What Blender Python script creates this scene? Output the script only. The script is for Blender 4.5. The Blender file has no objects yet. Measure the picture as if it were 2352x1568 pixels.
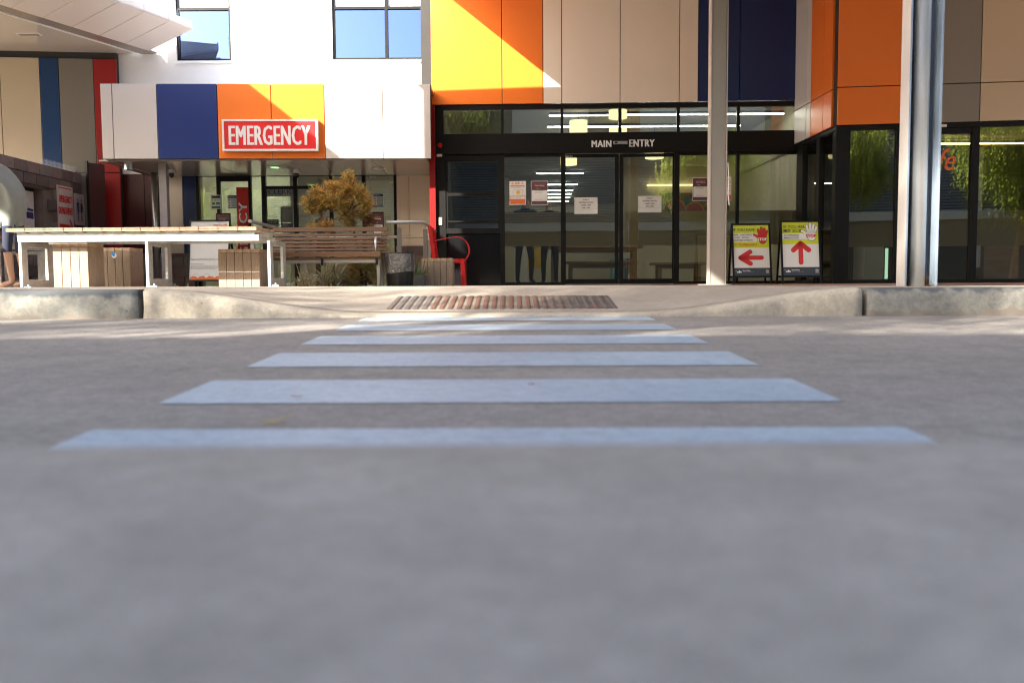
import bpy, math, random
from mathutils import Vector, Matrix
random.seed(7)
S = bpy.context.scene
COL = S.collection
R = math.radians

# ------------------------------------------------------------------ camera
CZ = 0.07                       # camera height over the building floor level
FPX, CX, CY = 2000.0, 1176.0, 784.0      # focal length and centre for a 2352 x 1568 frame
PITCH, ROLL = math.atan(138 / 2000.0), 0.0065
cam = bpy.data.cameras.new('camera'); camo = bpy.data.objects.new('camera', cam); COL.objects.link(camo)
cam.sensor_width = 36; cam.lens = 36 * FPX / 2352
cam.clip_start = 0.02; cam.clip_end = 2000
f_ = Vector((0, math.cos(PITCH), -math.sin(PITCH)))
r0 = Vector((1, 0, 0)); u0 = Vector((0, math.sin(PITCH), math.cos(PITCH)))
rt = r0 * math.cos(ROLL) - u0 * math.sin(ROLL)
up = u0 * math.cos(ROLL) + r0 * math.sin(ROLL)
M = Matrix.Identity(4)
for i in range(3):
    M[i][0] = rt[i]; M[i][1] = up[i]; M[i][2] = -f_[i]
M[2][3] = CZ
camo.matrix_world = M
S.camera = camo
cam.dof.use_dof = True; cam.dof.focus_distance = 9.5; cam.dof.aperture_fstop = 2.6

# ------------------------------------------------------------------ light
SUN = Vector((-1.0, -1.0, 0.80)).normalized()          # towards the sun
elev = math.asin(SUN.z)
w = bpy.data.worlds.new('World'); S.world = w; w.use_nodes = True
nt = w.node_tree; nt.nodes.clear()
sky = nt.nodes.new('ShaderNodeTexSky'); sky.sky_type = 'NISHITA'; sky.sun_disc = False
sky.sun_elevation = elev; sky.sun_rotation = math.atan2(SUN.x, SUN.y)
sky.air_density = 1.0; sky.dust_density = 3.0; sky.ozone_density = 1.2
bg = nt.nodes.new('ShaderNodeBackground'); bg.inputs[1].default_value = 0.15
wo = nt.nodes.new('ShaderNodeOutputWorld')
nt.links.new(sky.outputs[0], bg.inputs[0]); nt.links.new(bg.outputs[0], wo.inputs[0])
sl = bpy.data.lights.new('sun', 'SUN'); sl.energy = 5.0; sl.angle = R(0.53); sl.color = (1.0, 0.93, 0.80)
so = bpy.data.objects.new('sun', sl); COL.objects.link(so)
so.rotation_euler = SUN.to_track_quat('Z', 'Y').to_euler()
S.view_settings.view_transform = 'Standard'; S.view_settings.look = 'None'
S.view_settings.exposure = 2.2; S.view_settings.gamma = 1.0; S.view_settings.use_curve_mapping = False
S.cycles.max_bounces = 8; S.cycles.diffuse_bounces = 4; S.cycles.glossy_bounces = 4
S.cycles.transparent_max_bounces = 16; S.cycles.caustics_reflective = False
S.cycles.sample_clamp_indirect = 6.0
S.cycles.use_denoising = True; S.cycles.filter_width = 1.1

# ------------------------------------------------------------------ projection helpers
def ray(x, y):
    return f_ * FPX + rt * (x - CX) + up * (CY - y)
def at(x, y, Y):
    d = ray(x, y); t = Y / d.y
    return Vector((d.x * t, Y, CZ + d.z * t))
class Plane:
    """a vertical wall plane: U runs to the image right, N faces out"""
    def __init__(s, p, q):
        p = Vector((p[0], p[1], 0)); q = Vector((q[0], q[1], 0))
        s.O = p; s.U = (q - p).normalized(); s.N = Vector((s.U.y, -s.U.x, 0)); s.L = (q - p).length
    def hit(s, x, y):
        d = ray(x, y); o = Vector((0, 0, CZ)) - s.O
        t = -o.dot(s.N) / d.dot(s.N)
        P = Vector((0, 0, CZ)) + d * t
        return (P - s.O).dot(s.U), P.z
    def rect(s, x0, y0, x1, y1):
        xm, ym = (x0 + x1) / 2, (y0 + y1) / 2
        return s.hit(x0, ym)[0], s.hit(xm, y1)[1], s.hit(x1, ym)[0], s.hit(xm, y0)[1]
    def P(s, u, z, d=0.0):
        return s.O + s.U * u + s.N * d + Vector((0, 0, z))
    def mat(s, u=0, z=0, d=0):
        m = Matrix.Identity(4); p = s.P(u, z, d)
        for i in range(3):
            m[i][0] = s.U[i]; m[i][1] = (0, 0, 1)[i]; m[i][2] = s.N[i]; m[i][3] = p[i]
        return m

# ------------------------------------------------------------------ mesh builder
WM = {}
class MB:
    def __init__(s): s.v = []; s.f = []; s.mi = []
    def add(s, vs, fs, m=0):
        n = len(s.v); s.v += [Vector(v) for v in vs]
        for f in fs: s.f.append([i + n for i in f]); s.mi.append(m)
        return s
    def hexa(s, p, m=0):
        return s.add(p, [(0, 3, 2, 1), (4, 5, 6, 7), (0, 1, 5, 4), (1, 2, 6, 5), (2, 3, 7, 6), (3, 0, 4, 7)], m)
    def box(s, x0, y0, z0, x1, y1, z1, m=0):
        if x0 > x1: x0, x1 = x1, x0
        if y0 > y1: y0, y1 = y1, y0
        if z0 > z1: z0, z1 = z1, z0
        return s.hexa([(x0, y0, z0), (x1, y0, z0), (x1, y1, z0), (x0, y1, z0), (x0, y0, z1), (x1, y0, z1), (x1, y1, z1), (x0, y1, z1)], m)
    def pbox(s, pl, u0_, z0, u1, z1, d0, d1, m=0):
        P = pl.P
        return s.hexa([P(u0_, z0, d1), P(u1, z0, d1), P(u1, z0, d0), P(u0_, z0, d0), P(u0_, z1, d1), P(u1, z1, d1), P(u1, z1, d0), P(u0_, z1, d0)], m)
    def quad(s, a, b, c, d, m=0): return s.add([a, b, c, d], [(0, 1, 2, 3)], m)
    def tube(s, pts, r, n=10, m=0, cap=True):
        pts = [Vector(p) for p in pts]; rs = r if isinstance(r, (list, tuple)) else [r] * len(pts)
        base = len(s.v); prev = None
        for i, p in enumerate(pts):
            t = (pts[min(i + 1, len(pts) - 1)] - pts[max(i - 1, 0)])
            if t.length < 1e-9: t = Vector((0, 0, 1))
            t.normalize()
            a = prev if prev is not None else (Vector((0, 0, 1)) if abs(t.z) < .9 else Vector((1, 0, 0)))
            a = (a - t * a.dot(t)).normalized(); prev = a; b = t.cross(a)
            for k in range(n):
                g = 2 * math.pi * k / n
                s.v.append(p + (a * math.cos(g) + b * math.sin(g)) * rs[i])
        for i in range(len(pts) - 1):
            for k in range(n):
                q = base + i * n; k2 = (k + 1) % n
                s.f.append([q + k, q + k2, q + n + k2, q + n + k]); s.mi.append(m)
        if cap:
            s.f.append([base + k for k in reversed(range(n))]); s.mi.append(m)
            e = base + (len(pts) - 1) * n; s.f.append([e + k for k in range(n)]); s.mi.append(m)
        return s
    def lathe(s, prof, n=20, c=(0, 0, 0), m=0):
        base = len(s.v)
        for r, z in prof:
            for k in range(n):
                g = 2 * math.pi * k / n
                s.v.append(Vector((c[0] + r * math.cos(g), c[1] + r * math.sin(g), c[2] + z)))
        for i in range(len(prof) - 1):
            for k in range(n):
                q = base + i * n; k2 = (k + 1) % n
                s.f.append([q + k, q + k2, q + n + k2, q + n + k]); s.mi.append(m)
        s.f.append([base + k for k in reversed(range(n))]); s.mi.append(m)
        e = base + (len(prof) - 1) * n; s.f.append([e + k for k in range(n)]); s.mi.append(m)
        return s
    def prism(s, pts2, fn, d0, d1, m=0):
        n = len(pts2); b = [fn(x, y, d0) for x, y in pts2]; t = [fn(x, y, d1) for x, y in pts2]
        fs = [list(range(n))[::-1], list(range(n, 2 * n))] + [(i, (i + 1) % n, (i + 1) % n + n, i + n) for i in range(n)]
        return s.add(b + t, fs, m)
    def xf(s, mat): s.v = [mat @ v for v in s.v]; return s
    def build(s, name, mats, parent=None, world=True, bevel=0, smooth=False, loc=None):
        me = bpy.data.meshes.new(name)
        vs = s.v
        if parent is not None and world:
            inv = WM[parent.name].inverted(); vs = [inv @ v for v in vs]
        me.from_pydata([tuple(v) for v in vs], [], s.f)
        mats = mats if isinstance(mats, (list, tuple)) else [mats]
        for m in mats: me.materials.append(m)
        if len(mats) > 1: me.polygons.foreach_set('material_index', s.mi)
        if smooth: me.polygons.foreach_set('use_smooth', [len(f) <= 4 for f in s.f])
        me.update()
        o = bpy.data.objects.new(name, me); COL.objects.link(o)
        if parent is not None: o.parent = parent; WM[o.name] = WM[parent.name].copy()
        else: WM[o.name] = Matrix.Identity(4)
        if loc is not None: o.location = loc
        if bevel:
            b = o.modifiers.new('b', 'BEVEL'); b.width = bevel; b.segments = 2; b.limit_method = 'ANGLE'; b.angle_limit = R(40)
        return o
def inst(mesh, name, parent, loc, rot=(0, 0, 0), scale=None):
    o = bpy.data.objects.new(name, mesh); COL.objects.link(o); o.parent = parent
    o.location = loc; o.rotation_euler = rot
    if scale: o.scale = scale
    return o
def tag(o, label, cat, group=None, kind=None):
    if label: o['label'] = label
    if cat: o['category'] = cat
    if group: o['group'] = group
    if kind: o['kind'] = kind
    return o
def thing(name, label, cat, loc=(0, 0, 0), rz=0, group=None):
    o = bpy.data.objects.new(name, None); COL.objects.link(o); o.empty_display_size = .1
    o.location = loc; o.rotation_euler = (0, 0, rz)
    WM[o.name] = Matrix.Translation(Vector(loc)) @ Matrix.Rotation(rz, 4, 'Z')
    return tag(o, label, cat, group)
def thing_on(pl, u, z, d, name, label, cat, group=None):
    return thing(name, label, cat, tuple(pl.P(u, z, d)), 0, group)

# ------------------------------------------------------------------ materials
def newmat(name):
    m = bpy.data.materials.new(name); m.use_nodes = True
    n = m.node_tree; n.nodes.clear()
    out = n.nodes.new('ShaderNodeOutputMaterial'); b = n.nodes.new('ShaderNodeBsdfPrincipled')
    n.links.new(b.outputs[0], out.inputs[0])
    return m, n, b, out
def rgb(c): return (c[0], c[1], c[2], 1)
def mat(name, col, rough=.6, metal=0, var=.10, scale=6, bump=0, bscale=60, spec=.5, col2=None, stretch=(1, 1, 1), detail=5, grain=0):
    m, n, b, out = newmat(name)
    tc = n.nodes.new('ShaderNodeTexCoord'); mp = n.nodes.new('ShaderNodeMapping'); mp.inputs['Scale'].default_value = stretch
    n.links.new(tc.outputs['Object'], mp.inputs[0])
    nz = n.nodes.new('ShaderNodeTexNoise'); nz.inputs['Scale'].default_value = scale; nz.inputs['Detail'].default_value = detail
    nz.inputs['Roughness'].default_value = .6
    n.links.new(mp.outputs[0], nz.inputs[0])
    cr = n.nodes.new('ShaderNodeValToRGB')
    c2 = col2 or tuple(min(1, c * (1 + var)) for c in col); c1 = tuple(c * (1 - var) for c in col)
    if col2: c1 = col
    cr.color_ramp.elements[0].position = .3; cr.color_ramp.elements[1].position = .7
    cr.color_ramp.elements[0].color = rgb(c1); cr.color_ramp.elements[1].color = rgb(c2)
    n.links.new(nz.outputs[0], cr.inputs[0])
    src = cr.outputs[0]
    if grain:
        g = n.nodes.new('ShaderNodeTexNoise'); g.inputs['Scale'].default_value = bscale; g.inputs['Detail'].default_value = 3
        n.links.new(mp.outputs[0], g.inputs[0])
        mr = n.nodes.new('ShaderNodeMapRange'); mr.inputs[1].default_value = .35; mr.inputs[2].default_value = .65
        mr.inputs[3].default_value = 1 - grain; mr.inputs[4].default_value = 1 + grain
        n.links.new(g.outputs[0], mr.inputs[0])
        mx = n.nodes.new('ShaderNodeVectorMath'); mx.operation = 'SCALE'
        n.links.new(src, mx.inputs[0]); n.links.new(mr.outputs[0], mx.inputs['Scale']); src = mx.outputs[0]
    n.links.new(src, b.inputs['Base Color'])
    b.inputs['Roughness'].default_value = rough; b.inputs['Metallic'].default_value = metal
    b.inputs['Specular IOR Level'].default_value = spec
    if bump:
        bn = n.nodes.new('ShaderNodeTexNoise'); bn.inputs['Scale'].default_value = bscale; bn.inputs['Detail'].default_value = 4
        n.links.new(mp.outputs[0], bn.inputs[0])
        bp = n.nodes.new('ShaderNodeBump'); bp.inputs['Strength'].default_value = bump; bp.inputs['Distance'].default_value = .004
        n.links.new(bn.outputs[0], bp.inputs['Height']); n.links.new(bp.outputs[0], b.inputs['Normal'])
    return m
def emis(name, col, s):
    m, n, b, out = newmat(name); n.nodes.remove(b)
    e = n.nodes.new('ShaderNodeEmission'); e.inputs[0].default_value = rgb(col); e.inputs[1].default_value = s
    n.links.new(e.outputs[0], out.inputs[0]); return m
def glassmat(name, tint=(.8, .86, .82), base=.06, wav=.003, refl=(1, 1, 1)):
    m, n, b, out = newmat(name); n.nodes.remove(b)
    tr = n.nodes.new('ShaderNodeBsdfTransparent'); tr.inputs[0].default_value = rgb(tint)
    gl = n.nodes.new('ShaderNodeBsdfGlossy'); gl.inputs['Roughness'].default_value = 0.0; gl.inputs['Color'].default_value = rgb(refl)
    fr = n.nodes.new('ShaderNodeFresnel'); fr.inputs[0].default_value = 1.5
    ad = n.nodes.new('ShaderNodeMath'); ad.operation = 'ADD'; ad.use_clamp = True; ad.inputs[1].default_value = base
    n.links.new(fr.outputs[0], ad.inputs[0])
    tc = n.nodes.new('ShaderNodeTexCoord'); nz = n.nodes.new('ShaderNodeTexNoise'); nz.inputs['Scale'].default_value = 1.3; nz.inputs['Detail'].default_value = 1
    n.links.new(tc.outputs['Object'], nz.inputs[0])
    bp = n.nodes.new('ShaderNodeBump'); bp.inputs['Strength'].default_value = 1; bp.inputs['Distance'].default_value = wav * .1
    n.links.new(nz.outputs[0], bp.inputs['Height']); n.links.new(bp.outputs[0], gl.inputs['Normal'])
    mx = n.nodes.new('ShaderNodeMixShader'); n.links.new(ad.outputs[0], mx.inputs[0])
    n.links.new(tr.outputs[0], mx.inputs[1]); n.links.new(gl.outputs[0], mx.inputs[2]); n.links.new(mx.outputs[0], out.inputs[0])
    return m
def leafmat(name, col, col2, trans=.35, scale=9):
    m = mat(name, col, .55, var=.2, scale=scale, col2=col2)
    n = m.node_tree; b = [x for x in n.nodes if x.type == 'BSDF_PRINCIPLED'][0]; out = [x for x in n.nodes if x.type == 'OUTPUT_MATERIAL'][0]
    t = n.nodes.new('ShaderNodeBsdfTranslucent'); cr = [x for x in n.nodes if x.type == 'VALTORGB'][0]
    n.links.new(cr.outputs[0], t.inputs[0]); mx = n.nodes.new('ShaderNodeMixShader'); mx.inputs[0].default_value = trans
    n.links.new(b.outputs[0], mx.inputs[1]); n.links.new(t.outputs[0], mx.inputs[2]); n.links.new(mx.outputs[0], out.inputs[0])
    return m
def concrete(name, c1, c2, c3, sc=1.0, grain=.14, rough=.85, bump=.5, ystretch=1.0, speck=0, mid=.10, crack=0, wear=None):
    """worn concrete: broad tone patches, mottling, grain and scattered dark specks"""
    m, n, b, out = newmat(name)
    N = n.nodes.new; L = n.links.new
    tc = N('ShaderNodeTexCoord'); mp = N('ShaderNodeMapping'); mp.inputs['Scale'].default_value = (1, ystretch, 1); L(tc.outputs['Object'], mp.inputs[0])
    def nz(s, d, r=.6):
        q = N('ShaderNodeTexNoise'); q.inputs['Scale'].default_value = s; q.inputs['Detail'].default_value = d; q.inputs['Roughness'].default_value = r; L(mp.outputs[0], q.inputs[0]); return q
    a = nz(.6 * sc, 4); r1 = N('ShaderNodeValToRGB'); r1.color_ramp.elements[0].position = .32; r1.color_ramp.elements[1].position = .68
    r1.color_ramp.elements[0].color = rgb(c1); r1.color_ramp.elements[1].color = rgb(c2); L(a.outputs[0], r1.inputs[0])
    c = nz(5 * sc, 6, .7); mr = N('ShaderNodeMapRange'); mr.inputs[1].default_value = .45; mr.inputs[2].default_value = .75; mr.inputs[4].default_value = .75; L(c.outputs[0], mr.inputs[0])
    mx = N('ShaderNodeMix'); mx.data_type = 'RGBA'; L(mr.outputs[0], mx.inputs[0]); L(r1.outputs[0], mx.inputs[6]); mx.inputs[7].default_value = rgb(c3)
    g = nz(260, 2, .5); mg = N('ShaderNodeMapRange'); mg.inputs[1].default_value = .3; mg.inputs[2].default_value = .7; mg.inputs[3].default_value = 1 - grain; mg.inputs[4].default_value = 1 + grain; L(g.outputs[0], mg.inputs[0])
    sc2 = N('ShaderNodeVectorMath'); sc2.operation = 'SCALE'; L(mx.outputs[2], sc2.inputs[0]); L(mg.outputs[0], sc2.inputs['Scale'])
    src = sc2.outputs[0]
    if speck:
        v = N('ShaderNodeTexVoronoi'); v.inputs['Scale'].default_value = 9; L(mp.outputs[0], v.inputs[0])
        lt = N('ShaderNodeMapRange'); lt.inputs[1].default_value = .02; lt.inputs[2].default_value = .07; lt.inputs[3].default_value = 1 - speck; lt.inputs[4].default_value = 1; L(v.outputs['Distance'], lt.inputs[0])
        s3 = N('ShaderNodeVectorMath'); s3.operation = 'SCALE'; L(src, s3.inputs[0]); L(lt.outputs[0], s3.inputs['Scale']); src = s3.outputs[0]
    for ms, am in ((28, mid), (75, mid * .9)):
        q = nz(ms, 3, .55); mr2 = N('ShaderNodeMapRange'); mr2.inputs[1].default_value = .3; mr2.inputs[2].default_value = .7; mr2.inputs[3].default_value = 1 - am; mr2.inputs[4].default_value = 1 + am; L(q.outputs[0], mr2.inputs[0])
        s4 = N('ShaderNodeVectorMath'); s4.operation = 'SCALE'; L(src, s4.inputs[0]); L(mr2.outputs[0], s4.inputs['Scale']); src = s4.outputs[0]
    if wear:
        q = nz(34, 6, .75); w1_ = N('ShaderNodeMapRange'); w1_.inputs[1].default_value = .60; w1_.inputs[2].default_value = .68; w1_.inputs[4].default_value = .55; L(q.outputs[0], w1_.inputs[0])
        mw = N('ShaderNodeMix'); mw.data_type = 'RGBA'; L(w1_.outputs[0], mw.inputs[0]); L(src, mw.inputs[6]); mw.inputs[7].default_value = rgb(wear); src = mw.outputs[2]
    if crack:
        wn = nz(3.0, 5, .7); ad = N('ShaderNodeVectorMath'); ad.operation = 'MULTIPLY_ADD'; L(wn.outputs['Color'], ad.inputs[0]); ad.inputs[1].default_value = (.45, .45, .45); L(mp.outputs[0], ad.inputs[2])
        v2 = N('ShaderNodeTexVoronoi'); v2.feature = 'DISTANCE_TO_EDGE'; v2.inputs['Scale'].default_value = .42; L(ad.outputs[0], v2.inputs[0])
        cm = N('ShaderNodeMapRange'); cm.inputs[1].default_value = .0; cm.inputs[2].default_value = .0022; cm.inputs[3].default_value = 1; cm.inputs[4].default_value = 0; L(v2.outputs['Distance'], cm.inputs[0])
        gate_ = nz(1.3, 3); gm = N('ShaderNodeMapRange'); gm.inputs[1].default_value = .50; gm.inputs[2].default_value = .60; gm.inputs[4].default_value = crack; L(gate_.outputs[0], gm.inputs[0])
        mu_ = N('ShaderNodeMath'); mu_.operation = 'MULTIPLY'; L(cm.outputs[0], mu_.inputs[0]); L(gm.outputs[0], mu_.inputs[1])
        mc = N('ShaderNodeMix'); mc.data_type = 'RGBA'; L(mu_.outputs[0], mc.inputs[0]); L(src, mc.inputs[6]); mc.inputs[7].default_value = (.05, .045, .04, 1); src = mc.outputs[2]
    L(src, b.inputs['Base Color']); b.inputs['Roughness'].default_value = rough; b.inputs['Specular IOR Level'].default_value = .3
    bb = nz(90, 4, .6); bp = N('ShaderNodeBump'); bp.inputs['Strength'].default_value = bump; bp.inputs['Distance'].default_value = .004
    L(bb.outputs[0], bp.inputs['Height']); L(bp.outputs[0], b.inputs['Normal'])
    return m

m_road = concrete('road_concrete', (.19, .172, .155), (.25, .226, .204), (.15, .136, .123), 1.0, .2, speck=.5, mid=.13, crack=.7)
m_slab = concrete('island_concrete', (.235, .21, .185), (.32, .286, .252), (.19, .172, .153), 9.0, .2, mid=.05)
m_path = concrete('path_concrete', (.27, .23, .19), (.33, .29, .24), (.22, .19, .16), 1.4, .12, speck=.4, crack=.5)
m_kerb = concrete('kerb_cream', (.34, .295, .235), (.43, .38, .30), (.27, .235, .19), 2.2, .12, speck=.5)
def kerb_old():
    m = concrete('kerb_weathered', (.19, .185, .165), (.30, .28, .235), (.12, .125, .125), 3.0, .15, speck=.6)
    n = m.node_tree; N = n.nodes.new; L = n.links.new
    b = [x for x in n.nodes if x.type == 'BSDF_PRINCIPLED'][0]; src = b.inputs['Base Color'].links[0].from_socket
    tc = N('ShaderNodeTexCoord'); sp = N('ShaderNodeSeparateXYZ'); L(tc.outputs['Object'], sp.inputs[0])
    nz = N('ShaderNodeTexNoise'); nz.inputs['Scale'].default_value = 11; nz.inputs['Detail'].default_value = 6; L(tc.outputs['Object'], nz.inputs[0])
    def stain(z0, z1, amp, colr, prev):
        ma = N('ShaderNodeMath'); ma.operation = 'MULTIPLY_ADD'; ma.inputs[1].default_value = amp; L(nz.outputs[0], ma.inputs[0]); L(sp.outputs[2], ma.inputs[2])
        r = N('ShaderNodeMapRange'); r.inputs[1].default_value = z0; r.inputs[2].default_value = z1; L(ma.outputs[0], r.inputs[0])
        mx = N('ShaderNodeMix'); mx.data_type = 'RGBA'; L(r.outputs[0], mx.inputs[0]); L(prev, mx.inputs[6]); mx.inputs[7].default_value = rgb(colr); return mx.outputs[2]
    s1 = stain(.055, .085, .14, (.085, .09, .095), src)          # dark lichen band near the top edge
    s2 = stain(-.035, -.052, .14, (.22, .19, .155), s1)        # dirt line at the road
    L(s2, b.inputs['Base Color']); return m
m_kerbo = kerb_old()
def paintmat():
    m = concrete('crossing_paint', (.255, .31, .365), (.315, .37, .42), (.215, .265, .315), 3.0, .14, rough=.6, bump=.35, speck=.5, mid=.08, wear=(.19, .175, .165))
    return m
m_paint = paintmat()
m_tile = mat('terracotta_paving', (.22, .115, .07), .7, var=.15, scale=3, grain=.1)
m_asph = concrete('far_ground', (.12, .11, .10), (.18, .16, .15), (.1, .1, .09), .4, .1)
def panelm(name, c, rough=.32, spec=.5): return mat(name, c, rough, var=.03, scale=.8, spec=spec, grain=.015, bscale=300)
m_orange = panelm('orange_cladding', (.84, .19, .022)); m_cream = panelm('cream_cladding', (.86, .745, .62)); m_tan = panelm('tan_cladding', (.46, .385, .285)); m_beige = panelm('beige_cladding', (.60, .475, .335)); m_olive = panelm('olive_grey_cladding', (.18, .16, .135))
m_white = panelm('white_cladding', (.66, .60, .57)); m_navy = panelm('navy_cladding', (.001, .016, .105))
m_blue = panelm('royal_blue_cladding', (.010, .030, .17)); m_grey = panelm('grey_cladding', (.25, .225, .20))
m_red = panelm('red_cladding', (.30, .008, .008)); m_midblue = panelm('mid_blue_cladding', (.002, .032, .12))
m_wrender = mat('white_render', (.80, .80, .79), .8, var=.03, scale=2, bump=.2, bscale=80)
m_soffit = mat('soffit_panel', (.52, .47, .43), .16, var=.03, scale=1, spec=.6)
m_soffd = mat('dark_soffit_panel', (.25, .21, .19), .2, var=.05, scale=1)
m_back = mat('joint_backing', (.03, .028, .026), .8)
m_frame = mat('black_frame', (.0055, .0048, .0042), .45, var=.1, scale=4, spec=.25)
m_dkred = panelm('dark_red_panel', (.065, .004, .004))
m_glass = glassmat('clear_glass', (.80, .80, .70), .11)
m_glassup = glassmat('blue_glass', (.22, .30, .38), .42, .01, (.21, .31, .62))
m_glassd = glassmat('tinted_glass', (.30, .32, .31), .07)
m_black = mat('black_gloss', (.008, .008, .009), .12, var=.1)
m_steel = mat('brushed_steel', (.55, .56, .57), .33, metal=1, var=.08, scale=3, stretch=(8, 8, .6), grain=.06, bscale=90)
m_galv = mat('galvanised_steel', (.50, .50, .49), .5, metal=.55, var=.16, scale=14, grain=.08, bscale=120)
m_post = mat('grey_post_paint', (.25, .235, .205), .45, var=.05, scale=3)
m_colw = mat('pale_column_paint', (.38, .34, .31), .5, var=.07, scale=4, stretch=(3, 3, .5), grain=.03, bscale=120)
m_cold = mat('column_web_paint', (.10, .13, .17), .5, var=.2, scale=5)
m_woodg = mat('weathered_timber', (.30, .225, .165), .75, var=.2, scale=5, stretch=(9, 9, .8), bump=.5, bscale=40, grain=.2)
m_woodt = mat('timber_top', (.42, .29, .19), .7, var=.2, scale=7, stretch=(1, .4, 1), bump=.4, bscale=60, grain=.2)
m_woodb = mat('oiled_bench_timber', (.125, .060, .028), .5, var=.25, scale=4, stretch=(.5, 6, 6), grain=.15, bscale=50)
m_wdark = mat('timber_groove', (.05, .035, .025), .9)
m_redp = mat('red_powdercoat', (.62, .012, .010), .35, var=.06)
m_letw = mat('white_lettering', (.78, .78, .78), .5, var=.02)
m_sred = mat('sign_red', (.72, .02, .025), .35, var=.03)
m_sred2 = mat('print_red', (.60, .02, .015), .5, var=.03)
m_black2 = mat('print_dark', (.03, .03, .035), .6)
m_paper = mat('white_paper', (.72, .71, .68), .6, var=.03)
m_lime = mat('print_lime', (.56, .62, .012), .5, var=.03)
m_slate = mat('print_slate', (.035, .045, .06), .5)
m_orangep = mat('print_orange', (.72, .16, .03), .5)
m_mar = mat('print_maroon', (.12, .045, .06), .5)
m_blup = mat('print_blue', (.03, .10, .30), .5)
m_teal = mat('print_teal', (.20, .45, .46), .5)
m_greenp = mat('print_green', (.05, .28, .12), .5)
m_navyp = mat('print_navy', (.03, .025, .12), .5)
m_yel = mat('print_yellow', (.75, .50, .08), .5)
m_greyp = mat('print_grey', (.35, .35, .35), .6)
m_plast = mat('black_plastic', (.006, .006, .006), .5, spec=.3)
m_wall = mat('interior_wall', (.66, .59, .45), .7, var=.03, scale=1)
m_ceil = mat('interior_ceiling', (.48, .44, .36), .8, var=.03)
m_floor = mat('interior_floor', (.22, .20, .17), .35, var=.1, scale=3)
m_wood2 = mat('interior_wood', (.33, .22, .12), .5, var=.2, scale=4, stretch=(.5, 5, 5))
m_tube = emis('lit_tube', (.9, .95, 1.0), 11); m_tubew = emis('lit_tube_warm', (1.0, .72, .35), 4)
m_shade = emis('lit_lampshade', (1.0, .86, .50), .6); m_exit = emis('lit_exit_panel', (.45, 1.0, .35), .4)
m_skin = mat('skin', (.50, .29, .20), .5, var=.06); m_shirt = mat('grey_green_shirt', (.22, .24, .225), .9, var=.08, bump=.4, bscale=30)
m_cloth = mat('black_cloth', (.010, .010, .012), .95); m_cloth2 = mat('navy_cloth', (.02, .025, .05), .95); m_hair = mat('dark_hair', (.02, .014, .01), .6)
def blockmats():
    return [mat('concrete_block_%s' % n, c, .9, var=.12, scale=12, bump=.6, bscale=70, grain=.12) for n, c in
            (('brown', (0.163, 0.114, 0.104)), ('mauve', (0.215, 0.153, 0.14)), ('dark', (0.124, 0.091, 0.083)), ('grey', (0.195, 0.163, 0.15)))]
m_blocks = blockmats(); m_mortar = mat('mortar', (.20, .145, .12), .9, grain=.1)
def liner():
    m, n, b, out = newmat('clear_liner'); n.nodes.remove(b)
    t = n.nodes.new('ShaderNodeBsdfTransparent'); t.inputs[0].default_value = (.85, .82, .80, 1)
    g = n.nodes.new('ShaderNodeBsdfGlossy'); g.inputs['Roughness'].default_value = .12
    d = n.nodes.new('ShaderNodeBsdfDiffuse'); d.inputs[0].default_value = (.6, .56, .54, 1)
    tc = n.nodes.new('ShaderNodeTexCoord'); nz = n.nodes.new('ShaderNodeTexNoise'); nz.inputs['Scale'].default_value = 22; nz.inputs['Detail'].default_value = 5
    n.links.new(tc.outputs['Object'], nz.inputs[0]); bp = n.nodes.new('ShaderNodeBump'); bp.inputs['Strength'].default_value = 1; bp.inputs['Distance'].default_value = .05
    n.links.new(nz.outputs[0], bp.inputs['Height']); n.links.new(bp.outputs[0], g.inputs['Normal'])
    m1 = n.nodes.new('ShaderNodeMixShader'); m1.inputs[0].default_value = .16; n.links.new(t.outputs[0], m1.inputs[1]); n.links.new(g.outputs[0], m1.inputs[2])
    m2 = n.nodes.new('ShaderNodeMixShader'); m2.inputs[0].default_value = .05; n.links.new(m1.outputs[0], m2.inputs[1]); n.links.new(d.outputs[0], m2.inputs[2])
    n.links.new(m2.outputs[0], out.inputs[0]); return m
m_liner = liner()
def frost():
    m, n, b, out = newmat('frosted_film'); n.nodes.remove(b)
    t = n.nodes.new('ShaderNodeBsdfTransparent'); t.inputs[0].default_value = (.55, .55, .5, 1)
    d = n.nodes.new('ShaderNodeBsdfDiffuse'); d.inputs[0].default_value = (.74, .66, .50, 1)
    l = n.nodes.new('ShaderNodeBsdfTranslucent'); l.inputs[0].default_value = (.60, .53, .40, 1)
    a = n.nodes.new('ShaderNodeMixShader'); a.inputs[0].default_value = .5; n.links.new(d.outputs[0], a.inputs[1]); n.links.new(l.outputs[0], a.inputs[2])
    c = n.nodes.new('ShaderNodeMixShader'); c.inputs[0].default_value = .86; n.links.new(t.outputs[0], c.inputs[1]); n.links.new(a.outputs[0], c.inputs[2])
    n.links.new(c.outputs[0], out.inputs[0]); return m
m_frost = frost()
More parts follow.
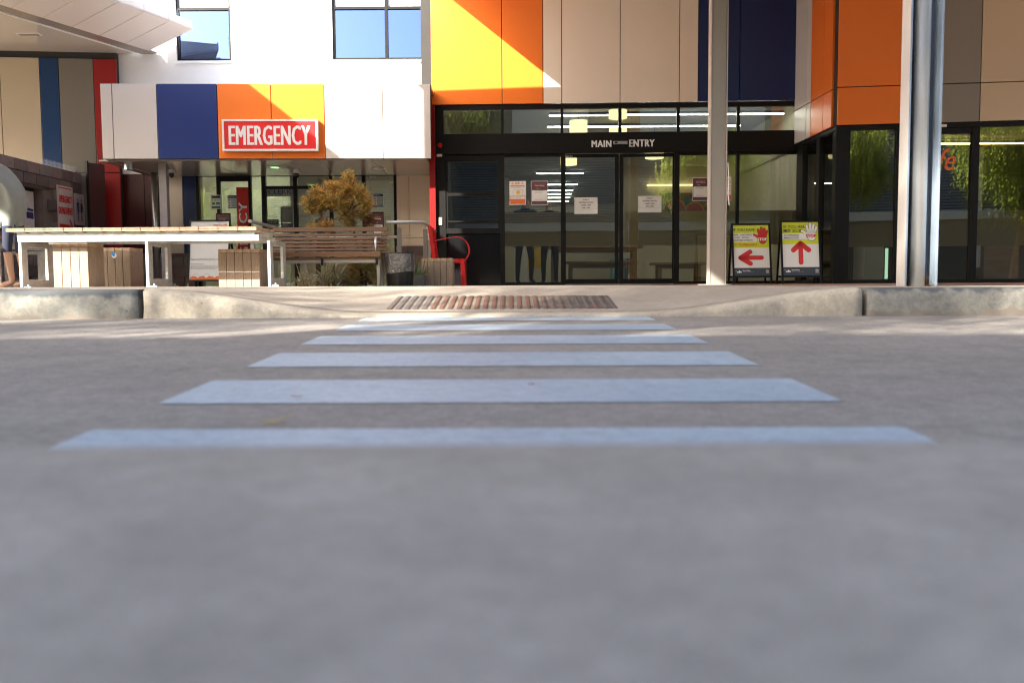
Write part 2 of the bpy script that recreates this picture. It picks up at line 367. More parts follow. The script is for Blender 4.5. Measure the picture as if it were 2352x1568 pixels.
def dotart():
    m, n, b, out = newmat('dotted_mural'); N = n.nodes.new; L = n.links.new
    tc = N('ShaderNodeTexCoord'); v = N('ShaderNodeTexVoronoi'); v.inputs['Scale'].default_value = 16; L(tc.outputs['Object'], v.inputs[0])
    sp = N('ShaderNodeSeparateColor'); L(v.outputs['Color'], sp.inputs[0])
    r = N('ShaderNodeValToRGB'); r.color_ramp.interpolation = 'CONSTANT'
    cs = [(0, (.04, .22, .24)), (.35, (.45, .08, .04)), (.5, (.03, .16, .22)), (.7, (.4, .35, .2)), (.85, (.25, .05, .16))]
    r.color_ramp.elements[0].color = rgb(cs[0][1]); r.color_ramp.elements[1].position = cs[1][0]; r.color_ramp.elements[1].color = rgb(cs[1][1])
    for p, c in cs[2:]: e = r.color_ramp.elements.new(p); e.color = rgb(c)
    L(sp.outputs[0], r.inputs[0]); L(r.outputs[0], b.inputs['Base Color']); return m
m_mural = dotart(); m_pink = mat('mural_pink', (.45, .08, .20), .6)

# ------------------------------------------------------------------ text
def text(body, w_, h_, m, parent, mtx, name='lettering', bold=0.0, depth=.0015, shear=0, xalign='C', thick=0):
    """solid letters fitted to a w x h rectangle centred at the matrix origin"""
    cu = bpy.data.curves.new('t', 'FONT'); cu.body = body; cu.size = 1; cu.extrude = .01
    cu.align_x = 'CENTER'; cu.space_character = 1 + bold * 3.2; cu.shear = shear; cu.resolution_u = 2
    to = bpy.data.objects.new('t', cu); COL.objects.link(to)
    dg = bpy.context.evaluated_depsgraph_get()
    me = bpy.data.meshes.new_from_object(to.evaluated_get(dg))
    bpy.data.objects.remove(to)
    xs = [v.co.x for v in me.vertices]; ys = [v.co.y for v in me.vertices]
    if not xs: return None
    x0, x1, y0, y1 = min(xs), max(xs), min(ys), max(ys)
    inv = WM[parent.name].inverted() @ mtx
    for v in me.vertices:
        p = Vector(((v.co.x - (x0 + x1) / 2) / (x1 - x0) * w_, (v.co.y - (y0 + y1) / 2) / (y1 - y0) * h_, depth + (v.co.z + .01) * 50 * (thick or .001)))
        v.co = inv @ p
    if bold:
        vs0 = [v.co.copy() for v in me.vertices]; fs0 = [tuple(p.vertices) for p in me.polygons]
        mi_ = inv.to_3x3(); ux_ = (mi_ @ Vector((1, 0, 0))); uz_ = (mi_ @ Vector((0, 0, 1))); k = bold * h_ * 1.5; V, F = [], []
        for j, (dx, dz) in enumerate(((0, 0), (-k, .0004), (k, .0008))):
            n0 = len(V); V += [tuple(v * 1.0 + ux_ * dx + uz_ * dz) for v in vs0]; F += [tuple(i + n0 for i in f) for f in fs0]
        me = bpy.data.meshes.new('t'); me.from_pydata(V, [], F)
    me.materials.clear(); me.materials.append(m)
    o = bpy.data.objects.new(name, me); COL.objects.link(o); o.parent = parent; WM[o.name] = WM[parent.name].copy()
    return o

# ------------------------------------------------------------------ planes
MAIN = Plane((-12.0, 15.6 + .36), (12.0, 15.6 - .36))
cw = [at(1917, 600, 13.6), at(1830, 600, 15.47)]
RC = Vector((5.03, 13.6, 0))
RW = Plane((5.03, 13.6), (12.0, 13.6 - .125 * 6.97))           # front of the cafe wing
RS = Plane((5.0, 15.5), (5.03, 13.6))                            # its side wall
CAN = Plane((-7.1, 14.85), (-1.42, 15.05))                       # canopy fascia
EW = Plane((-9.0, 17.3), (0.0, 17.3))                            # emergency wall and white storey
LW = Plane((-11.0, 16.85), (-7.55, 17.2))                        # left wing wall
BW = Plane((-8.35, 12.0), (-8.35, 17.0))                         # block wall, faces the court

# ================================================================== GROUND
def zk(x): x = max(-9, min(9, x)); return .030 - .004 * x
def zroad(x, y):
    x = max(-9, min(9, x)); return -.270 + .027 * max(-3, min(y, 5.0)) - .003 * x
def smooth(t): t = max(0, min(1, t)); return t * t * (3 - 2 * t)
def edrop(x):
    if x < -.80: return 1 - smooth((-.80 - x) / 1.35)
    if x > .70: return 1 - smooth((x - .70) / 1.35)
    return 1.0
def zpath(x, y):
    base = zk(x) * (1 - smooth((y - 7.0) / 6.0))
    k = zk(x) - zroad(x, 5) - .012
    if y < 6.3: base -= edrop(x) * k * (1 - (y - 5.0) / 1.3)
    return base
def frange(a, b, n): return [a + (b - a) * i / n for i in range(n + 1)]
def sheet(name, xs, ys, fz, m, dz=0):
    b = MB(); nx = len(xs)
    b.v = [Vector((x, y, fz(x, y) + dz)) for y in ys for x in xs]
    for j in range(len(ys) - 1):
        for i in range(nx - 1):
            q = j * nx + i; b.f.append([q, q + 1, q + nx + 1, q + nx]); b.mi.append(0)
    return b.build(name, m, smooth=True)
ground = sheet('ground', [-900, -300, -60, 60, 300, 900], [-900, -300, -60, -3.2], lambda x, y: -.42, m_asph); tag(ground, None, None, kind='structure')
g2 = MB(); g2.quad((-900, -3.2, -.60), (900, -3.2, -.60), (900, 900, -.60), (-900, 900, -.60)); g2.build('ground', m_asph)['kind'] = 'structure'
xsr = [-60, -30, -15] + frange(-9, 9, 36) + [15, 30, 60]
road = sheet('road', xsr, [-3.2, -2, -1, 0, 1, 2, 3, 4, 5.02], zroad, m_road); road['kind'] = 'structure'
xsp = [-60, -30, -15, -9, -6, -4, -3] + frange(-2.6, 2.6, 52) + [3, 4, 6, 9, 15, 30, 60]
path = sheet('footpath', xsp, frange(5.15, 6.35, 12) + [6.6, 7] + frange(7.5, 13, 11) + [14, 15, 16, 18, 24, 60], zpath, m_path); path['kind'] = 'structure'
# crossing stripes
for ya, yb in ((1.33, 1.72), (2.03, 2.42), (2.72, 3.12), (3.417, 3.80), (4.07, 4.44), (4.69, 4.98)):
    b = MB(); xa, xb = -.835, .777; n = 200; top = []; bot = []
    for i in range(n + 1):
        x = xa + (xb - xa) * i / n
        e1, e2 = random.uniform(-.0035, .0035), random.uniform(-.0035, .0035)
        if i in (0, n): e1 += .012; e2 -= .012
        bot.append((x, ya + e1, zroad(x, ya) + .0022)); top.append((x, yb + e2, zroad(x, yb) + .0022))
    b.v = [Vector(p) for p in bot + top]
    for i in range(n): b.f.append([i, i + 1, n + 2 + i, n + 1 + i]); b.mi.append(0)
    o = b.build('crosswalk_stripe', m_paint, road)
# kerbs
def kerb(xa, xb, m, jag=0):
    b = MB(); n = max(2, int((xb - xa) / .06)); prof = []
    rnd = random.Random(int(xa * 10) + 99)
    for i in range(n + 1):
        x = xa + (xb - xa) * i / n
        zt = zpath(x, 5.02); zr = zroad(x, 5); h = zt - zr; r = min(.028, h * .4)
        w1 = rnd.uniform(-.0012, .0012)
        pr = [(4.985, zr - .06), (4.99 + w1, zr + h * .35), (4.995 + w1, zt - r), (5.005, zt - r * .45), (5.022, zt - r * .12), (5.045, zpath(x, 5.045)), (5.15, zpath(x, 5.15)), (5.15, zr - .06)]
        for (y, z) in pr:
            xo = 0
            if i == 0 and jag: xo = rnd.uniform(0, jag)
            if i == n and jag: xo = -rnd.uniform(0, jag)
            b.v.append(Vector((x + xo, y, z)))
    k = 8
    for i in range(n):
        for j in range(k - 1):
            q = i * k + j; b.f.append([q, q + k, q + k + 1, q + 1]); b.mi.append(0)
    b.f.append(list(range(k))); b.mi.append(0); b.f.append([n * k + j for j in reversed(range(k))]); b.mi.append(0)
    o = b.build('kerb', m); o['kind'] = 'structure'
    for p in o.data.polygons: p.use_smooth = len(p.vertices) == 4
    return o
kerb(-30, -2.135, m_kerbo, .012); kerb(-2.118, 2.01, m_kerb, .012); kerb(2.03, 30, m_kerbo, .012)
b = MB(); b.box(-30, 5.02, -.4, 30, 5.14, -.14); b.build('kerb_footing', m_asph)['kind'] = 'structure'
# paving in front of the cafe wing
xs = frange(2.2, 9, 12) + [12, 20]
tl = sheet('terracotta_pavement', xs, frange(6.75, 15.6, 16), zpath, m_tile, .004); tl['kind'] = 'structure'
# near traffic island whose top fills the lower half of the view
b = MB(); n = 60
zs = -.096
for i in range(n + 1):
    x = -4 + 8 * i / n; e = random.uniform(-.0015, .0015)
    for y, z in ((.912 + e, -.30), (.905 + e, zs - .02), (.898 + e, zs - .007), (.880, zs), (-2.6, zs), (-2.6, -.4)): b.v.append(Vector((x, y, z)))
for i in range(n):
    for j in range(5): q = i * 6 + j; b.f.append([q, q + 1, q + 7, q + 6]); b.mi.append(0)
o = b.build('concrete_island', m_slab, smooth=True); o['kind'] = 'structure'

# tactile studs on the ramp
tact = thing('tactile_paving', 'grid of bronze and steel tactile studs set into the kerb ramp', 'tactile paving', (-.06, 5.5, zpath(0, 5.5)))
sm = MB(); sm.lathe([(.0185, -.004), (.0185, .0012), (.0155, .0048), (.013, .0052), (.012, .0044)], 14, m=0)
m_stud = mat('bronze_stud', (.135, .072, .050), .55, var=.3, scale=3, metal=.35); m_studs = mat('steel_stud', (.13, .11, .10), .5, metal=.5, var=.2, scale=40)
so1 = sm.build('stud', m_stud, tact, world=False, smooth=False); so2 = so1.data.copy(); so2.materials[0] = m_studs
first = True
for i in range(27):
    for j in range(11):
        x = -.735 + i * .0522; y = 5.25 + j * .0525
        if 11 <= i <= 17 and j == 0: y += .0
        p = (x + .06, y - 5.5, zpath(x, y) + .001 - zpath(0, 5.5))
        edge = i < 5 or (i > 17 and random.random() < .75)
        if first: so1.location = p; first = False
        else: o = inst(so2 if edge else so1.data, 'stud', tact, p, (R(6.5), 0, 0))
so1.rotation_euler = (R(6.5), 0, 0)
# grout threads of the stud grid
b = MB()
for j in range(11):
    y = 5.25 + j * .0525; pa, pb = zpath(-.7, y), zpath(.6, y)
    b.box(-.74, y - .0012, pa - .01, .63, y + .0012, pa + .0012)
b.build('joint_line', m_studs, tact)

# ================================================================== MAIN BUILDING
mainb = thing('entry_building', 'main entry block with orange, cream and navy wall panels over black framed glass doors', 'building', (1.5, 16.5, 0))
def panel(pl, x0, y0, x1, y1, m, parent, gap=.007, d0=.012, d1=.05, name='cladding_panel', uz=None, bevel=.003):
    a = uz or pl.rect(x0, y0, x1, y1)
    return MB().pbox(pl, a[0] + gap, a[1] + gap, a[2] - gap, a[3] - gap, d0, d1).build(name, m, parent, bevel=bevel)
ZF = MAIN.hit(1400, 238)[1]             # underside of the upper cladding
ZTOP = 6.6
def ux(pl, x, y=120): return pl.hit(x, y)[0]
xsm = [(990, 1153, m_orange), (1153, 1247, m_orange), (1247, 1290, m_cream), (1290, 1424, m_cream), (1424, 1560, m_cream), (1560, 1603, m_cream), (1603, 1698, m_navy), (1698, 1831, m_navy)]
for x0, x1, m in xsm:
    panel(MAIN, 0, 0, 0, 0, m, mainb, uz=(ux(MAIN, x0), ZF, ux(MAIN, x1), ZTOP))
u_l, u_r = ux(MAIN, 990), ux(MAIN, 1831)
MB().pbox(MAIN, u_l + .01, ZF + .01, u_r + .2, ZTOP, -.25, .010).build('wall', m_back, mainb)
# red end return at the building's left corner
uz = MAIN.rect(990, 243, 1000, 517)
panel(MAIN, 0, 0, 0, 0, m_red, mainb, uz=(uz[0] - .02, .75, uz[2] + .01, ZF - .01), d0=-.3, d1=.10, name='corner_panel', gap=.002)
MB().pbox(MAIN, uz[0] - .02, 0, uz[2] + .01, .745, -.3, .06).build('corner_base', m_frame, mainb)
# frames
def bar(pl, x0, y0, x1, y1, parent, d0=-.06, d1=.03, m=None, name='mullion', bevel=.002):
    a = pl.rect(x0, y0, x1, y1)
    return MB().pbox(pl, a[0], a[1], a[2], a[3], d0, d1).build(name, m or m_frame, parent, bevel=bevel)
def barz(pl, u0_, z0, u1, z1, parent, d0=-.06, d1=.03, m=None, name='mullion', bevel=.002):
    return MB().pbox(pl, u0_, z0, u1, z1, d0, d1).build(name, m or m_frame, parent, bevel=bevel)
H = lambda y, x=1400: MAIN.hit(x, y)[1]
U = lambda x, y=450: MAIN.hit(x, y)[0]
zt1, zt0 = H(249), H(305)              # transom lights
zh0 = H(352)                           # underside of header
uL, uR = U(1000), U(1832)
barz(MAIN, uL, zt1, uR, ZF - .004, mainb, name='head_rail', d1=.02)
barz(MAIN, uL, zh0, uR, zt0, mainb, name='header', d1=.05)
barz(MAIN, uL, 0, U(1024), zh0 - .002, mainb, name='jamb', d1=.035)
for x0, x1 in ((1000, 1021), (1152, 1158), (1288, 1294), (1420, 1427), (1553, 1560), (1690, 1697)):
    barz(MAIN, U(x0), zt0 + .002, U(x1), zt1 - .002, mainb)
for x0, x1 in ((1149, 1159), (1288, 1297), (1548, 1560), (1690, 1697)):
    barz(MAIN, U(x0), 0, U(x1), zh0 - .002, mainb)
gi = 0
for x0, x1 in ((1021, 1152), (1158, 1288), (1294, 1420), (1427, 1553), (1560, 1690), (1697, 1832)):
    barz(MAIN, U(x0) - .01, zt0 - .01, U(x1) + .01, zt1 + .01, mainb, -.024, -.016, m_glass, 'glass_pane', 0)
zfr1, zfr0 = H(486), H(564)
def lowglass(x0, x1, z0, z1, parent=mainb):
    barz(MAIN, U(x0) - .01, z0, U(x1) + .01, z1, parent, -.024, -.016, m_glass, 'glass_pane', 0)
    barz(MAIN, U(x0), zfr0, U(x1), zfr1, parent, -.030, -.0285, m_frost, 'frosted_band', 0)
for x0, x1 in ((1159, 1288), (1560, 1690), (1697, 1832)):
    lowglass(x0, x1, .02, zh0)
    barz(MAIN, U(x0), zh0 - .05, U(x1), zh0 - .002, mainb, name='head_rail', d1=.01)
    barz(MAIN, U(x0), -.02, U(x1), .05, mainb, name='sill_rail', d1=.01)
# black sash window and dark lower panel beside the doors
barz(MAIN, U(1024), H(368) - .0, U(1149), zh0 - .002, mainb, name='head_rail', d1=.02)
barz(MAIN, U(1024), H(534), U(1149), H(522), mainb, name='sill_rail', d1=.03)
for y0, y1 in ((440, 447), (504, 508)):
    barz(MAIN, U(1024), H(y1), U(1149), H(y0), mainb, name='sash_rail', d1=.015)
barz(MAIN, U(1024), H(523), U(1029), H(367), mainb, name='sash_stile', d1=.018); barz(MAIN, U(1144), H(523), U(1149), H(367), mainb, name='sash_stile', d1=.018)
barz(MAIN, U(1028), H(522), U(1145), H(367), mainb, -.03, -.022, m_glassd, 'glass_pane', 0)
barz(MAIN, U(1024), .0, U(1149), H(534), mainb, -.03, -.01, m_black, 'lower_panel', 0)
# sliding doors
for (x0, x1, s0, s1) in ((1297, 1422, 1297, 1412), (1423, 1548, 1433, 1548)):
    d = MB().pbox(MAIN, U(x0), .01, U(x1), .10, -.075, -.045).build('sliding_door', m_frame, mainb)
    zt = zh0 - .004
    bb = MB().pbox(MAIN, U(x0), zt - .06, U(x1), zt, -.075, -.045)
    bb.pbox(MAIN, U(x0), .10, U(x0) + (U(x1) - U(x0)) * (.02 if x0 < 1400 else .075), zt - .06, -.075, -.045)
    bb.pbox(MAIN, U(x1) - (U(x1) - U(x0)) * (.075 if x0 < 1400 else .02), .10, U(x1), zt - .06, -.075, -.045)
    bb.build('door_frame', m_frame, d)
    MB().pbox(MAIN, U(x0) + .01, .10, U(x1) - .01, zt - .06, -.064, -.056).build('glass_pane', m_glass, d)
    MB().pbox(MAIN, U(s0) + .02, zfr0, U(s1) - .02, zfr1, -.069, -.067).build('frosted_band', m_frost, d)
barz(MAIN, U(1297), -.03, U(1548), .012, mainb, -.09, .02, m_steel, 'threshold')
# header fittings
for s_, x0, x1, y0, y1 in (('MAIN', 1359, 1403, 324, 339), ('ENTRY', 1445, 1502, 322, 338)):
    a = MAIN.rect(x0, y0, x1, y1)
    text(s_, a[2] - a[0], a[3] - a[1], m_letw, mainb, MAIN.mat((a[0] + a[2]) / 2, (a[1] + a[3]) / 2, .05), bold=.038, thick=.006)
a = MAIN.rect(1298, 358, 1314, 362)
text('SU01.D1', a[2] - a[0], a[3] - a[1], m_letw, mainb, MAIN.mat((a[0] + a[2]) / 2, (a[1] + a[3]) / 2, .031), thick=.001)
a = MAIN.rect(1408, 326, 1440, 333)
sen = thing_on(MAIN, a[0], a[1], .06, 'door_sensor', 'slim silver motion sensor between the words MAIN and ENTRY', 'sensor')
MB().pbox(MAIN, a[0], a[1], a[2], a[3], .05, .095).build('housing', m_steel, sen, bevel=.008)
MB().pbox(MAIN, a[0] + .02, a[1] + .012, a[0] + .07, a[3] - .012, .0955, .0985).build('lens', m_black, sen)
a = MAIN.rect(1005, 330, 1017, 341)
al = thing_on(MAIN, (a[0] + a[2]) / 2, (a[1] + a[3]) / 2, .05, 'alarm_lamp', 'round red alarm lamp on the black header at its left end', 'alarm lamp')
q = MB(); q.lathe([(.045, 0), (.045, .012), (.036, .016), (.036, .045), (.026, .058)], 18); q.xf(MAIN.mat((a[0] + a[2]) / 2, (a[1] + a[3]) / 2, .05)); q.build('lamp_dome', m_redp, al, smooth=True)
for (x0, y0, x1, y1, nm, lb, ct) in ((1004, 355, 1016, 361, 'wall_plate', 'small cream rectangular plate at the top of the black door jamb', 'wall plate'), (1009, 500, 1016, 517, 'door_button', 'cream door release button on the black jamb beside the red chair', 'button')):
    a = MAIN.rect(x0, y0, x1, y1); t = thing_on(MAIN, a[0], a[1], .035, nm, lb, ct)
    MB().pbox(MAIN, a[0], a[1], a[2], a[3], .035, .055).build('cover', m_cream, t, bevel=.004)
    if nm == 'door_button': MB().pbox(MAIN, a[0] + .015, a[1] + .04, a[2] - .015, a[1] + .07, .055, .060).build('push_pad', m_greyp, t)
# interior shell
def wbox(name, x0, y0, z0, x1, y1, z1, m, parent): return MB().box(x0, y0, z0, x1, y1, z1).build(name, m, parent)
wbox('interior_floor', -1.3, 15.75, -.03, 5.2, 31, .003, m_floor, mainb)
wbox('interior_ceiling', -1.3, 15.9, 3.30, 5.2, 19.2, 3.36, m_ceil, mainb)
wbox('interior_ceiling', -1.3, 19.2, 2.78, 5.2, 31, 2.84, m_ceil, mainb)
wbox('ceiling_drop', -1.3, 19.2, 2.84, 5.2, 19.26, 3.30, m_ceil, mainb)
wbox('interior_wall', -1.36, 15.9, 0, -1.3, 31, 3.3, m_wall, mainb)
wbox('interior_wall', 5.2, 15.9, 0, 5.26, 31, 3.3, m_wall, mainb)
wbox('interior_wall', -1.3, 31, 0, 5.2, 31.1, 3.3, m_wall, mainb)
wbox('interior_wall', 2.6, 21.0, 0, 5.2, 21.1, 2.78, m_wall, mainb)
wbox('interior_wall', -1.3, 23.0, 0, -.05, 23.1, 2.78, m_wall, mainb)
wbox('roof', -1.45, 15.75, ZTOP - .05, 5.3, 31.2, ZTOP + .05, m_grey, mainb)
wbox('outer_wall', -1.6, 15.95, 2.4, -1.37, 31, ZTOP - .05, m_back, mainb)
wbox('floor_slab', -1.3, 15.95, 3.6, 5.3, 31, 3.75, m_back, mainb)
for Y, x0, x1, y in ((16.3, 1262, 1398, 268), (16.3, 1440, 1800, 266), (17.3, 1258, 1700, 294)):
    A = at(x0, y, Y); B = at(x1, y, Y)
    t = thing('ceiling_light', 'long linear ceiling light behind the transom glass, %s' % {(16.3, 1262): 'short upper one left of the paired lampshades', (16.3, 1440): 'upper long one to the right', (17.3, 1258): 'lower long one'}[(Y, x0)], 'ceiling light', (A.x, Y, 3.1), group='linear lights in the entry lobby')
    MB().box(A.x, Y - .02, A.z + .008, B.x, Y + .02, A.z + .025).build('lit_tube', m_tube, t); MB().box(A.x, Y - .035, A.z + .026, B.x, Y + .035, A.z + .07).build('housing', m_frame, t)
for k, y in enumerate((404, 429, 442, 450, 458, 466)):
    Y = 2.63 / (645 - y) * 2000; A = at(1233, y, Y); B = at((1340, 1326, 1316, 1312, 1309, 1306)[k], y, Y)
    t = thing('ceiling_light', 'linear ceiling light seen through the left glass panel, %s of the row going back' % ('first', 'second', 'third', 'fourth', 'fifth', 'sixth')[k], 'ceiling light', (A.x, Y, 2.7), group='linear lights along the corridor')
    MB().box(A.x, Y - .025, 2.722, B.x, Y + .025, 2.738).build('lit_tube', m_tube, t); MB().box(A.x, Y - .055, 2.739, B.x, Y + .055, 2.778).build('housing', m_frame, t)
for (x0, x1, y0, y1, Y, lb, top) in ((1308, 1349, 278, 312, 17.0, 'round cream drum lampshade behind the third transom pane', 3.3), (1398, 1440, 254, 272, 16.6, 'pale drum lampshade highest behind the transom', 3.3),
                                (1399, 1440, 295, 312, 17.8, 'cream drum lampshade low behind the fourth transom pane', 3.3), (1287, 1325, 358, 379, 19.0, 'lit drum lampshade at the top of the left sliding door', 3.3), (1482, 1524, 352, 364, 18.6, 'lit drum lampshade at the top of the right sliding door', 3.3)):
    A = at(x0, y0, Y); B = at(x1, y1, Y); r = (B.x - A.x) / 2; t = thing('pendant_lamp', lb, 'lamp', ((A.x + B.x) / 2, Y, B.z), group='drum pendant lamps in the lobby')
    MB().lathe([(r, 0), (r, A.z - B.z)], 24).build('lamp_shade', m_shade, t, world=False, smooth=False)
    MB().tube([(0, 0, A.z - B.z + .002), (0, 0, top - B.z)], .006, 6).build('cord', m_frame, t, world=False)
# mural, wall glow lights and furniture in the lobby
A = at(1516, 443, 20.9); B = at(1650, 492, 20.9)
mu = thing('wall_mural', 'colourful dotted mural with pink discs on the lobby wall', 'mural', (A.x, 20.95, B.z))
MB().box(A.x, 20.93, B.z, B.x + .5, 20.98, A.z).build('canvas', m_mural, mu)
for cx, cy, r in ((1550, 482, 26), (1596, 486, 22), (1640, 485, 16)):
    c = at(cx, cy, 20.9); rr = r / 2000 * 20.9
    for q_, (k, mm) in enumerate(((1.0, m_yel), (.92, m_pink))):
        bb = MB(); bb.prism([(c.x + rr * k * math.cos(g / 10 * math.pi), max(B.z, c.z + rr * k * math.sin(g / 10 * math.pi))) for g in range(0, 11)], lambda x, z, d: Vector((x, 20.93 - d, z)), .001 + .004 * q_, .004 + .004 * q_)
        bb.build('disc', mm, mu)
t = thing('cove_light', 'warm light strip glowing above the mural', 'wall light', (A.x, 20.9, A.z + .1))
MB().box(A.x - .3, 20.90, A.z + .17, B.x + .5, 20.99, A.z + .20).build('lit_tube', m_shade, t)
def itable(x0, x1, y0, y1, h, label, name='dining_table', cat='table', grp=None, ins=.12):
    t = thing(name, label, cat, ((x0 + x1) / 2, (y0 + y1) / 2, 0.003), group=grp)
    MB().box(x0, y0, h - .05, x1, y1, h).build('top', m_wood2, t, bevel=.004)
    MB().box(x0 + ins, y0 + .06, h - .13, x1 - ins, y1 - .06, h - .052).build('apron', m_wood2, t)
    for sx in (x0 + ins, x1 - ins - .07):
        for sy in (y0 + .05, y1 - .12): MB().box(sx, sy, .003, sx + .07, sy + .07, h - .132).build('leg', m_wood2, t)
A = at(1255, 570, 17.6); B = at(1478, 566, 17.6)
itable(A.x, B.x, 17.6, 18.3, .78, 'long pale wooden table just inside the sliding doors')
itable(A.x + .3, B.x - .2, 17.0, 17.35, .45, 'low wooden bench in front of the table inside the doors', 'lobby_bench', 'bench')
itable(at(1500, 600, 18).x, at(1625, 600, 18).x, 18.0, 18.5, .44, 'low wooden seat behind the right sliding door', 'lobby_bench', 'bench')
for (x0, x1, z0, z1, Y, m, nm, lb, ct) in ((1180, 1212, 0, 1.0, 19.5, m_paper, 'cabinet', 'pale blue and white cabinet at the back of the lobby', 'cabinet'), (1212, 1255, .35, 1.05, 19.7, m_yel, 'notice_board', 'yellow board behind the people in the lobby', 'board'),
                                   (1405, 1440, .1, .55, 19.2, m_teal, 'storage_tub', 'teal tub under the wooden table', 'tub'), (1440, 1460, 0, .55, 18.9, m_blup, 'storage_box', 'dark blue box under the table end', 'box')):
    A = at(x0, 600, Y); B = at(x1, 600, Y); t = thing(nm, lb, ct, ((A.x + B.x) / 2, Y, z0))
    MB().box(A.x, Y, z0 + .003, B.x, Y + .3, z1).build('body', m, t, bevel=.01)
    MB().box(A.x + .02, Y - .012, z0 + .06, B.x - .02, Y - .002, z1 - .06).build('front_panel', m, t)

# ================================================================== CAFE WING
cafe = thing('cafe_wing', 'projecting cafe wing clad in orange, grey and beige panels with black framed glass', 'building', (8, 15, 0))
ZR0 = RW.hit(1917, 290)[1]; ZRJ = RW.hit(1917, 203)[1]
us = [0, ux(RW, 2100, 200), ux(RW, 2249, 200), 6.9]
for i, m in enumerate((m_orange, m_grey, m_beige)):
    panel(RW, 0, 0, 0, 0, m, cafe, uz=(us[i] + (.0 if i else -.02), ZR0, us[i + 1], ZRJ)); panel(RW, 0, 0, 0, 0, m, cafe, uz=(us[i] + (.0 if i else -.02), ZRJ, us[i + 1], ZTOP))
Ls = RS.L
xsd = [(0.0, .32, m_white), (.32, .50, m_white), (.50, 1.36, m_orange), (1.36, Ls + .0, m_orange)]
xj = [RS.hit(x, 260)[0] for x in (1831, 1858, 1868, 1897, 1917)]
for i, m in enumerate((m_white, m_white, m_orange, m_orange)):
    a_, b_ = max(xj[i], .03), min(xj[i + 1], Ls - .01)
    panel(RS, 0, 0, 0, 0, m, cafe, uz=(a_, ZR0, b_, ZRJ)); panel(RS, 0, 0, 0, 0, m, cafe, uz=(a_, ZRJ, b_, ZTOP))
MB().pbox(RW, .02, ZR0 + .01, 6.9, ZTOP, -.2, .010).build('wall', m_back, cafe)
MB().pbox(RS, .02, ZR0 + .01, Ls - .02, ZTOP, -.2, .010).build('wall', m_back, cafe)
HR = lambda y, x=2000: RW.hit(x, y)[1]
UR = lambda x, y=450: RW.hit(x, y)[0]
barz(RW, -.02, ZR0 - .07, 6.9, ZR0 - .004, cafe, name='head_rail', d1=.03)
barz(RW, -.02, 0, UR(1950), ZR0 - .072, cafe, name='corner_post', d0=-.2, d1=.03)
for x0, x1 in ((2055, 2062), (2228, 2245)): barz(RW, UR(x0), 0, UR(x1), ZR0 - .072, cafe)
barz(RW, UR(2340 + 60), 0, UR(2352 + 64), ZR0 - .072, cafe)
for x0, x1 in ((1950, 2055), (2062, 2228), (2245, 2400)):
    a_, b_ = UR(x0), UR(x1)
    barz(RW, a_ - .01, .05, b_ + .01, ZR0 - .07, cafe, -.034, -.026, m_glass, 'glass_pane', 0)
    barz(RW, a_, -.02, b_, .06, cafe, name='sill_rail', d1=.01)
    barz(RW, a_, HR(567), b_, HR(487), cafe, -.040, -.0385, m_frost, 'frosted_band', 0)
barz(RW, UR(2062), ZR0 - .16, UR(2228), ZR0 - .071, cafe, name='door_head', d1=.015)
a = RW.rect(2150, 287, 2172, 293); t = thing_on(RW, a[0], a[1], .03, 'door_closer_plate', 'small pale plate at the top of the cafe door', 'plate'); MB().pbox(RW, a[0], a[1], a[2], a[3], .031, .045).build('cover', m_paper, t)
# side glazing
zs0 = ZR0
barz(RS, .03, ZR0 - .06, Ls - .03, ZR0 - .004, cafe, name='head_rail', d1=.02)
ug = [RS.hit(x, 450)[0] for x in (1831, 1845, 1876, 1883, 1915)]
for i in (0, 2): barz(RS, max(ug[i], .03), 0, ug[i + 1], ZR0 - .062, cafe, d1=.02)
for i in (1, 3):
    barz(RS, ug[i] - .01, .05, min(ug[i + 1], Ls - .03) + .01, ZR0 - .06, cafe, -.034, -.026, m_glass, 'glass_pane', 0)
    barz(RS, ug[i], -.02, min(ug[i + 1], Ls - .03), .06, cafe, name='sill_rail', d1=.01)
    barz(RS, ug[i], HR(567), min(ug[i + 1], Ls - .03), HR(487), cafe, -.040, -.0385, m_frost, 'frosted_band', 0)
wbox('interior_floor', 5.15, 13.55, -.03, 12, 20, .003, m_floor, cafe)
wbox('interior_ceiling', 5.15, 13.75, ZR0 + .02, 12, 20, ZR0 + .08, m_ceil, cafe)
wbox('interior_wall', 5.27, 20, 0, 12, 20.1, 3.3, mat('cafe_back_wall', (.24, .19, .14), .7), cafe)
wbox('roof', 5.15, 13.75, ZTOP - .05, 12, 20, ZTOP + .05, m_grey, cafe)
wbox('outer_wall', 12.0, 12.75, 0, 12.1, 20, ZTOP, m_back, cafe)
a = RW.rect(2093, 342, 2196, 392)
text('Cafe', a[2] - a[0], a[3] - a[1], m_orangep, cafe, RW.mat((a[0] + a[2]) / 2, (a[1] + a[3]) / 2, -.024), shear=.4, thick=.001, bold=.01)
for (x0, x1, y, Y, lb) in ((1953, 2016, 316, 15.2, 'warm linear light high in the first cafe window'), (2140, 2352, 332, 15.0, 'warm linear light low across the end cafe window'), (2290, 2380, 304, 14.4, 'warm linear light at the top of the end cafe window')):
    A = at(x0, y, Y); B = at(x1, y, Y); t = thing('ceiling_light', lb, 'ceiling light', (A.x, Y, A.z), group='warm linear lights in the cafe')
    MB().box(A.x, Y - .02, A.z, B.x, Y + .02, A.z + .02).build('lit_tube', m_tubew, t); MB().box(A.x, Y - .025, A.z + .021, B.x, Y + .025, A.z + .05).build('housing', m_frame, t)
A = at(2243, 338, 14.6); t = thing('white_banner', 'narrow white upright banner standing inside the end cafe window', 'banner', (A.x, 14.6, 0.003))
B = at(2252, 500, 14.6)
